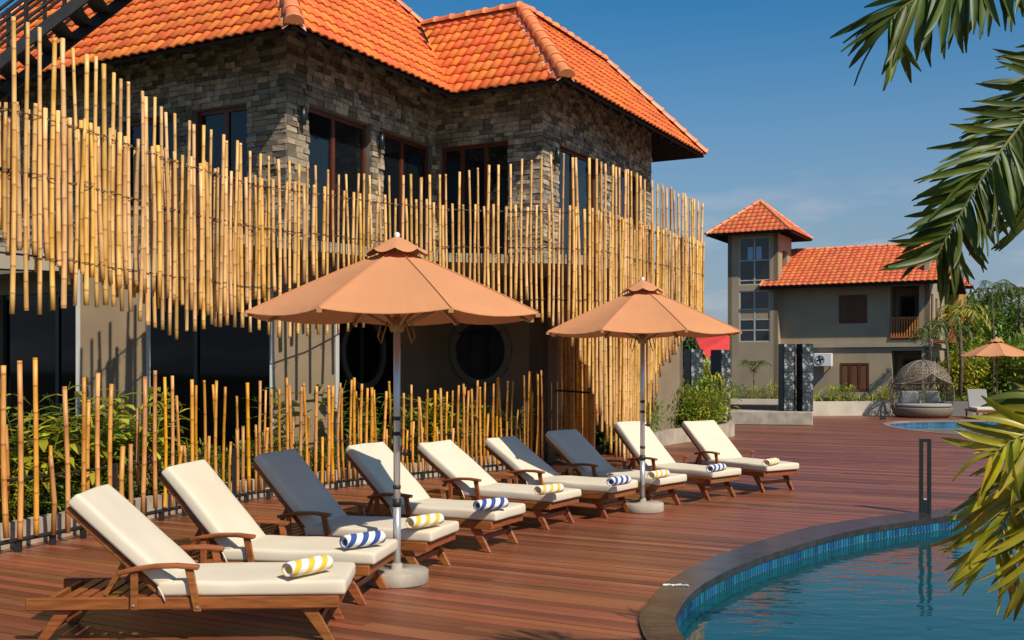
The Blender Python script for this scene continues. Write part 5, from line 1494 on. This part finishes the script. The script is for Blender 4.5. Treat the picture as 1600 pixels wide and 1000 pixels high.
LEAF = []
def leaflet_meshes(n=6, W=.036, L=1.0, curve=.5, seg=6):
    r_ = random.Random(77); out_ = []
    for k in range(n):
        mb = MB(); dr = curve*r_.uniform(.5, 1.5); d = Vector((1, 0, 0)); p = Vector((0, 0, 0)); tw = r_.uniform(-.3, .3); sw = r_.uniform(-.25, .25)
        b0 = 0
        for i in range(seg+1):
            t_ = i/seg; wd = .5*(0.35+.65*min(1, t_*5))*(1 if t_ < .75 else 1-(t_-.75)*3.4)
            wd = max(wd, .06)
            rot = Matrix.Rotation(tw*t_, 3, d)
            sd_ = rot @ Vector((0, 1, 0)); nn = sd_.cross(d)*-1
            for s_ in (-1, 0, 1): mb.v.append(tuple(p+sd_*wd*s_*.09+nn*(abs(s_)*.022*-1 if False else abs(s_)*.02)))
            d = (d+Vector((0, sw/seg, -dr/seg))).normalized(); p = p+d*(1/seg)
        for i in range(seg):
            for j in (0, 1): mb.f.append((i*3+j, i*3+j+1, i*3+j+4, i*3+j+3)); mb.mi.append(0); mb.sm.append(True)
        out_.append(mb.mesh('leaflet', fix=False))
    return out_
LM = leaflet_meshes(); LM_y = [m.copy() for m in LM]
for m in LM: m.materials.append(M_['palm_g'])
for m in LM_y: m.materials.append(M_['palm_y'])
def frond(pts, T, leafL, leafW, step, meshes, r0=.012, start=.0, plume=.5, seed_=1, droop=.55, jointed=True, updir=Vector((0, 0, 1)), fwd=.8):
    """rachis through the points; leaflets on both sides (a child each) swept towards the tip"""
    r_ = random.Random(seed_); V = [Vector(p) for p in pts]
    # smooth open curve
    c = []
    for i in range(len(V)-1):
        p0 = V[max(i-1, 0)]; p1 = V[i]; p2 = V[i+1]; p3 = V[min(i+2, len(V)-1)]
        for k in range(8):
            t_ = k/8; c.append(.5*((2*p1)+(-p0+p2)*t_+(2*p0-5*p1+4*p2-p3)*t_*t_+(-p0+3*p1-3*p2+p3)*t_**3))
    c.append(V[-1]); f_, L_ = path_eval(c)
    b = MB(); b.tube(c, [r0*(1-.8*i/(len(c)-1)) for i in range(len(c))], 6); F = b.build('frond', M_['rachis'], T)
    s_ = start*L_; k = 0; joined = MB()
    while s_ < L_-.002:
        p, d = f_(s_); t_ = s_/L_; side_v = d.cross(updir).normalized(); upv = side_v.cross(d)
        env = min(1, .45+1.6*t_)*(1 if t_ < .8 else 1-(t_-.8)*1.6)
        sg = 1 if k % 2 else -1
        fw = fwd*(.55+.9*t_)
        dirv = (side_v*sg+d*fw*r_.uniform(.8, 1.2)+upv*plume*r_.uniform(-.7, 1)-Vector((0, 0, 1))*droop*r_.uniform(.5, 1.2)).normalized()
        LL = leafL*env*r_.uniform(.82, 1.1); WW = leafW/.09*r_.uniform(.8, 1.15)
        y_ = updir.cross(dirv); y_ = y_.normalized() if y_.length > .05 else side_v; z_ = dirv.cross(y_)
        rt_ = Matrix.Rotation(r_.uniform(-.9, .9), 3, dirv); y_ = rt_ @ y_; z_ = rt_ @ z_
        Mx = Matrix((dirv, y_, z_)).transposed().to_4x4()
        me = r_.choice(meshes); MM = Matrix.Translation(p) @ Mx @ Matrix.Diagonal((LL, WW, WW*.8, 1))
        if jointed: obj('leaflet', me, None, F, MM)
        else: joined.merge(me, MM)
        s_ += step*r_.uniform(.8, 1.2); k += 1
    if not jointed: joined.build('leaflets', meshes[0].materials[0], F, kind='stuff')
    return F
# near palm whose fronds hang in at the upper right
PT = thing('palm_tree', 'near palm whose dark green fronds hang in from the upper right', 'palm tree', (3.1, 4.1, 0))
b = MB(); b.tube([(3.1, 4.1, -.04), (3.05, 4.1, 1.2), (2.95, 4.08, 2.4), (2.87, 4.06, 3.26)], [.10, .08, .065, .05], 12); b.build('trunk', M_['bark'], PT)
Y0 = 5.0
def PP(x, y, Y=Y0): return P(x+14, y-6, Y*.7)
crown = Vector((2.87, 4.06, 3.275)); PX0 = 14
UPC = Vector((-.1, -1, .35))
frond([crown, PP(1860, -70, 5.3), PP(1740, 20, 5.1), PP(1635, 135, 5.0), PP(1540, 255, 4.95), PP(1475, 360, 4.95), PP(1445, 415, 4.95)], PT, .245, .0215, .0058, LM, seed_=3, plume=.75, droop=.28, start=.2, updir=UPC, fwd=.62)
frond([crown, PP(1900, -330, 5.2), PP(1740, -260, 5.0), PP(1600, -130, 4.95), PP(1480, -30, 4.9), PP(1400, 15, 4.9), PP(1372, 50, 4.9)], PT, .31, .025, .0078, LM, seed_=5, plume=.35, droop=.75, start=.2, updir=Vector((-.2, -.8, .6)), fwd=.7)
frond([crown, PP(1950, -100, 5.6), PP(1800, 0, 5.6), PP(1700, 130, 5.5), PP(1630, 270, 5.4), PP(1600, 350, 5.4)], PT, .28, .024, .008, LM, seed_=6, plume=.5, droop=.5, start=.2, updir=UPC)
frond([crown, (3.4, 3.7, 3.7), (3.8, 3.3, 3.5), (4.1, 3.0, 2.9)], PT, .3, .03, .04, LM, seed_=7, start=.2)
frond([crown, (3.3, 4.5, 3.8), (3.8, 4.9, 3.7), (4.3, 5.3, 3.2)], PT, .3, .03, .04, LM, seed_=8, start=.2)
# small palm at the lower right, sunlit
PS = thing('small_palm', 'sunlit yellow green palm leaves hanging in at the lower right over the pool', 'palm', (2.55, 3.9, 0))
b = MB(); b.tube([(2.55, 3.9, -.04), (2.5, 3.9, .8), (2.42, 3.88, 1.55)], [.06, .05, .035], 10); b.build('trunk', M_['bark'], PS)
c2 = Vector((2.42, 3.88, 1.55)); YY = 3.8
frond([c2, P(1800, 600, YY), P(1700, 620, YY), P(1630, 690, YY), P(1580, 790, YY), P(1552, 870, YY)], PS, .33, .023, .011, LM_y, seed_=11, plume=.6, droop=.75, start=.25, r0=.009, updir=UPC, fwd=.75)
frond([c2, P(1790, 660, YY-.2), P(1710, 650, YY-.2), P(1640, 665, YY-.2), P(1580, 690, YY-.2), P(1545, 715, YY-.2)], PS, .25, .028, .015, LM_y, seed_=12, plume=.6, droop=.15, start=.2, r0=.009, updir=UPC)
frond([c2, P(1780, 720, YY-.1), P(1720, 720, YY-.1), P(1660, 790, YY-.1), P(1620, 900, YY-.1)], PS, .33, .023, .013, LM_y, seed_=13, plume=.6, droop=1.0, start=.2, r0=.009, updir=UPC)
frond([c2, P(1800, 500, YY+.3), P(1730, 560, YY+.3), P(1660, 610, YY+.3), P(1600, 635, YY+.3)], PS, .24, .03, .02, LM, seed_=14, plume=.6, droop=.1, start=.25, r0=.009, updir=UPC)

# background palms
def bg_palm(px, Y, h, nf, FLn, lab, m, tr=.11, ls=.5, crown_px=None):
    X = (px-800)/FPX*Y; T = thing('palm_tree', lab, 'palm tree', (X, Y, 0)); r_ = random.Random(int(px))
    b = MB(); b.tube([(X, Y, 0), (X+.1, Y, h*.5), (X, Y, h)], [tr*1.2, tr, tr*.7], 8); b.build('trunk', M_['bark'], T)
    ms = LM if m == 'palm_g' else LM_y
    for k in range(nf):
        a = 2*pi*k/nf+r_.uniform(-.3, .3); e_ = r_.uniform(.15, 1.2); dd = Vector((cos(a), sin(a), 0)); c = Vector((X, Y, h))
        pts = [c, c+dd*FLn*.35+Vector((0, 0, FLn*.35*e_)), c+dd*FLn*.7+Vector((0, 0, FLn*.4*e_-.1*FLn)), c+dd*FLn*.95+Vector((0, 0, FLn*.15*e_-.4*FLn))]
        frond(pts, T, FLn*.34, FLn*.03, FLn*.035, ms, r0=.02, seed_=k+int(px), jointed=False, plume=.2, droop=.5, start=.12)
bg_palm(1592, 58, 5.6, 13, 2.3, 'tall palm tree with feathery crown at the right edge behind the far parasol', 'palm_g')
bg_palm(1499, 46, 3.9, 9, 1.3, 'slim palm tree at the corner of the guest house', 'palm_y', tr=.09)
bg_palm(1478, 43, 3.3, 8, 1.1, 'short palm in front of the guest house corner', 'palm_g', tr=.06)
bg_palm(1452, 41, 3.0, 6, .8, 'little palm before the guest house porch', 'palm_g', tr=.04)
bg_palm(1505, 62, 7.2, 8, .55, 'tall thin bare stemmed palm rising above the rear house', 'palm_g', tr=.06)
bg_palm(1550, 48, 5.2, 7, 1.0, 'slender drooping palm left of the tall right edge palm', 'palm_g', tr=.03)
# small tree against the tower
q = Vector(((1178-800)/FPX*46, 46, .3)); T = thing('small_palm', 'small young palm standing against the stair tower wall', 'palm', q)
b = MB(); b.tube([q, q+Vector((0, 0, 1.2))], .03, 6); b.build('trunk', M_['bark'], T)
for k in range(8):
    a = k*.8; dd = Vector((cos(a), sin(a), 0)); c = q+Vector((0, 0, 1.2)); frond([c, c+dd*.3+Vector((0, 0, .45)), c+dd*.65+Vector((0, 0, .35))], T, .35, .03, .05, LM, r0=.012, seed_=k, jointed=False, plume=.3, droop=.2)
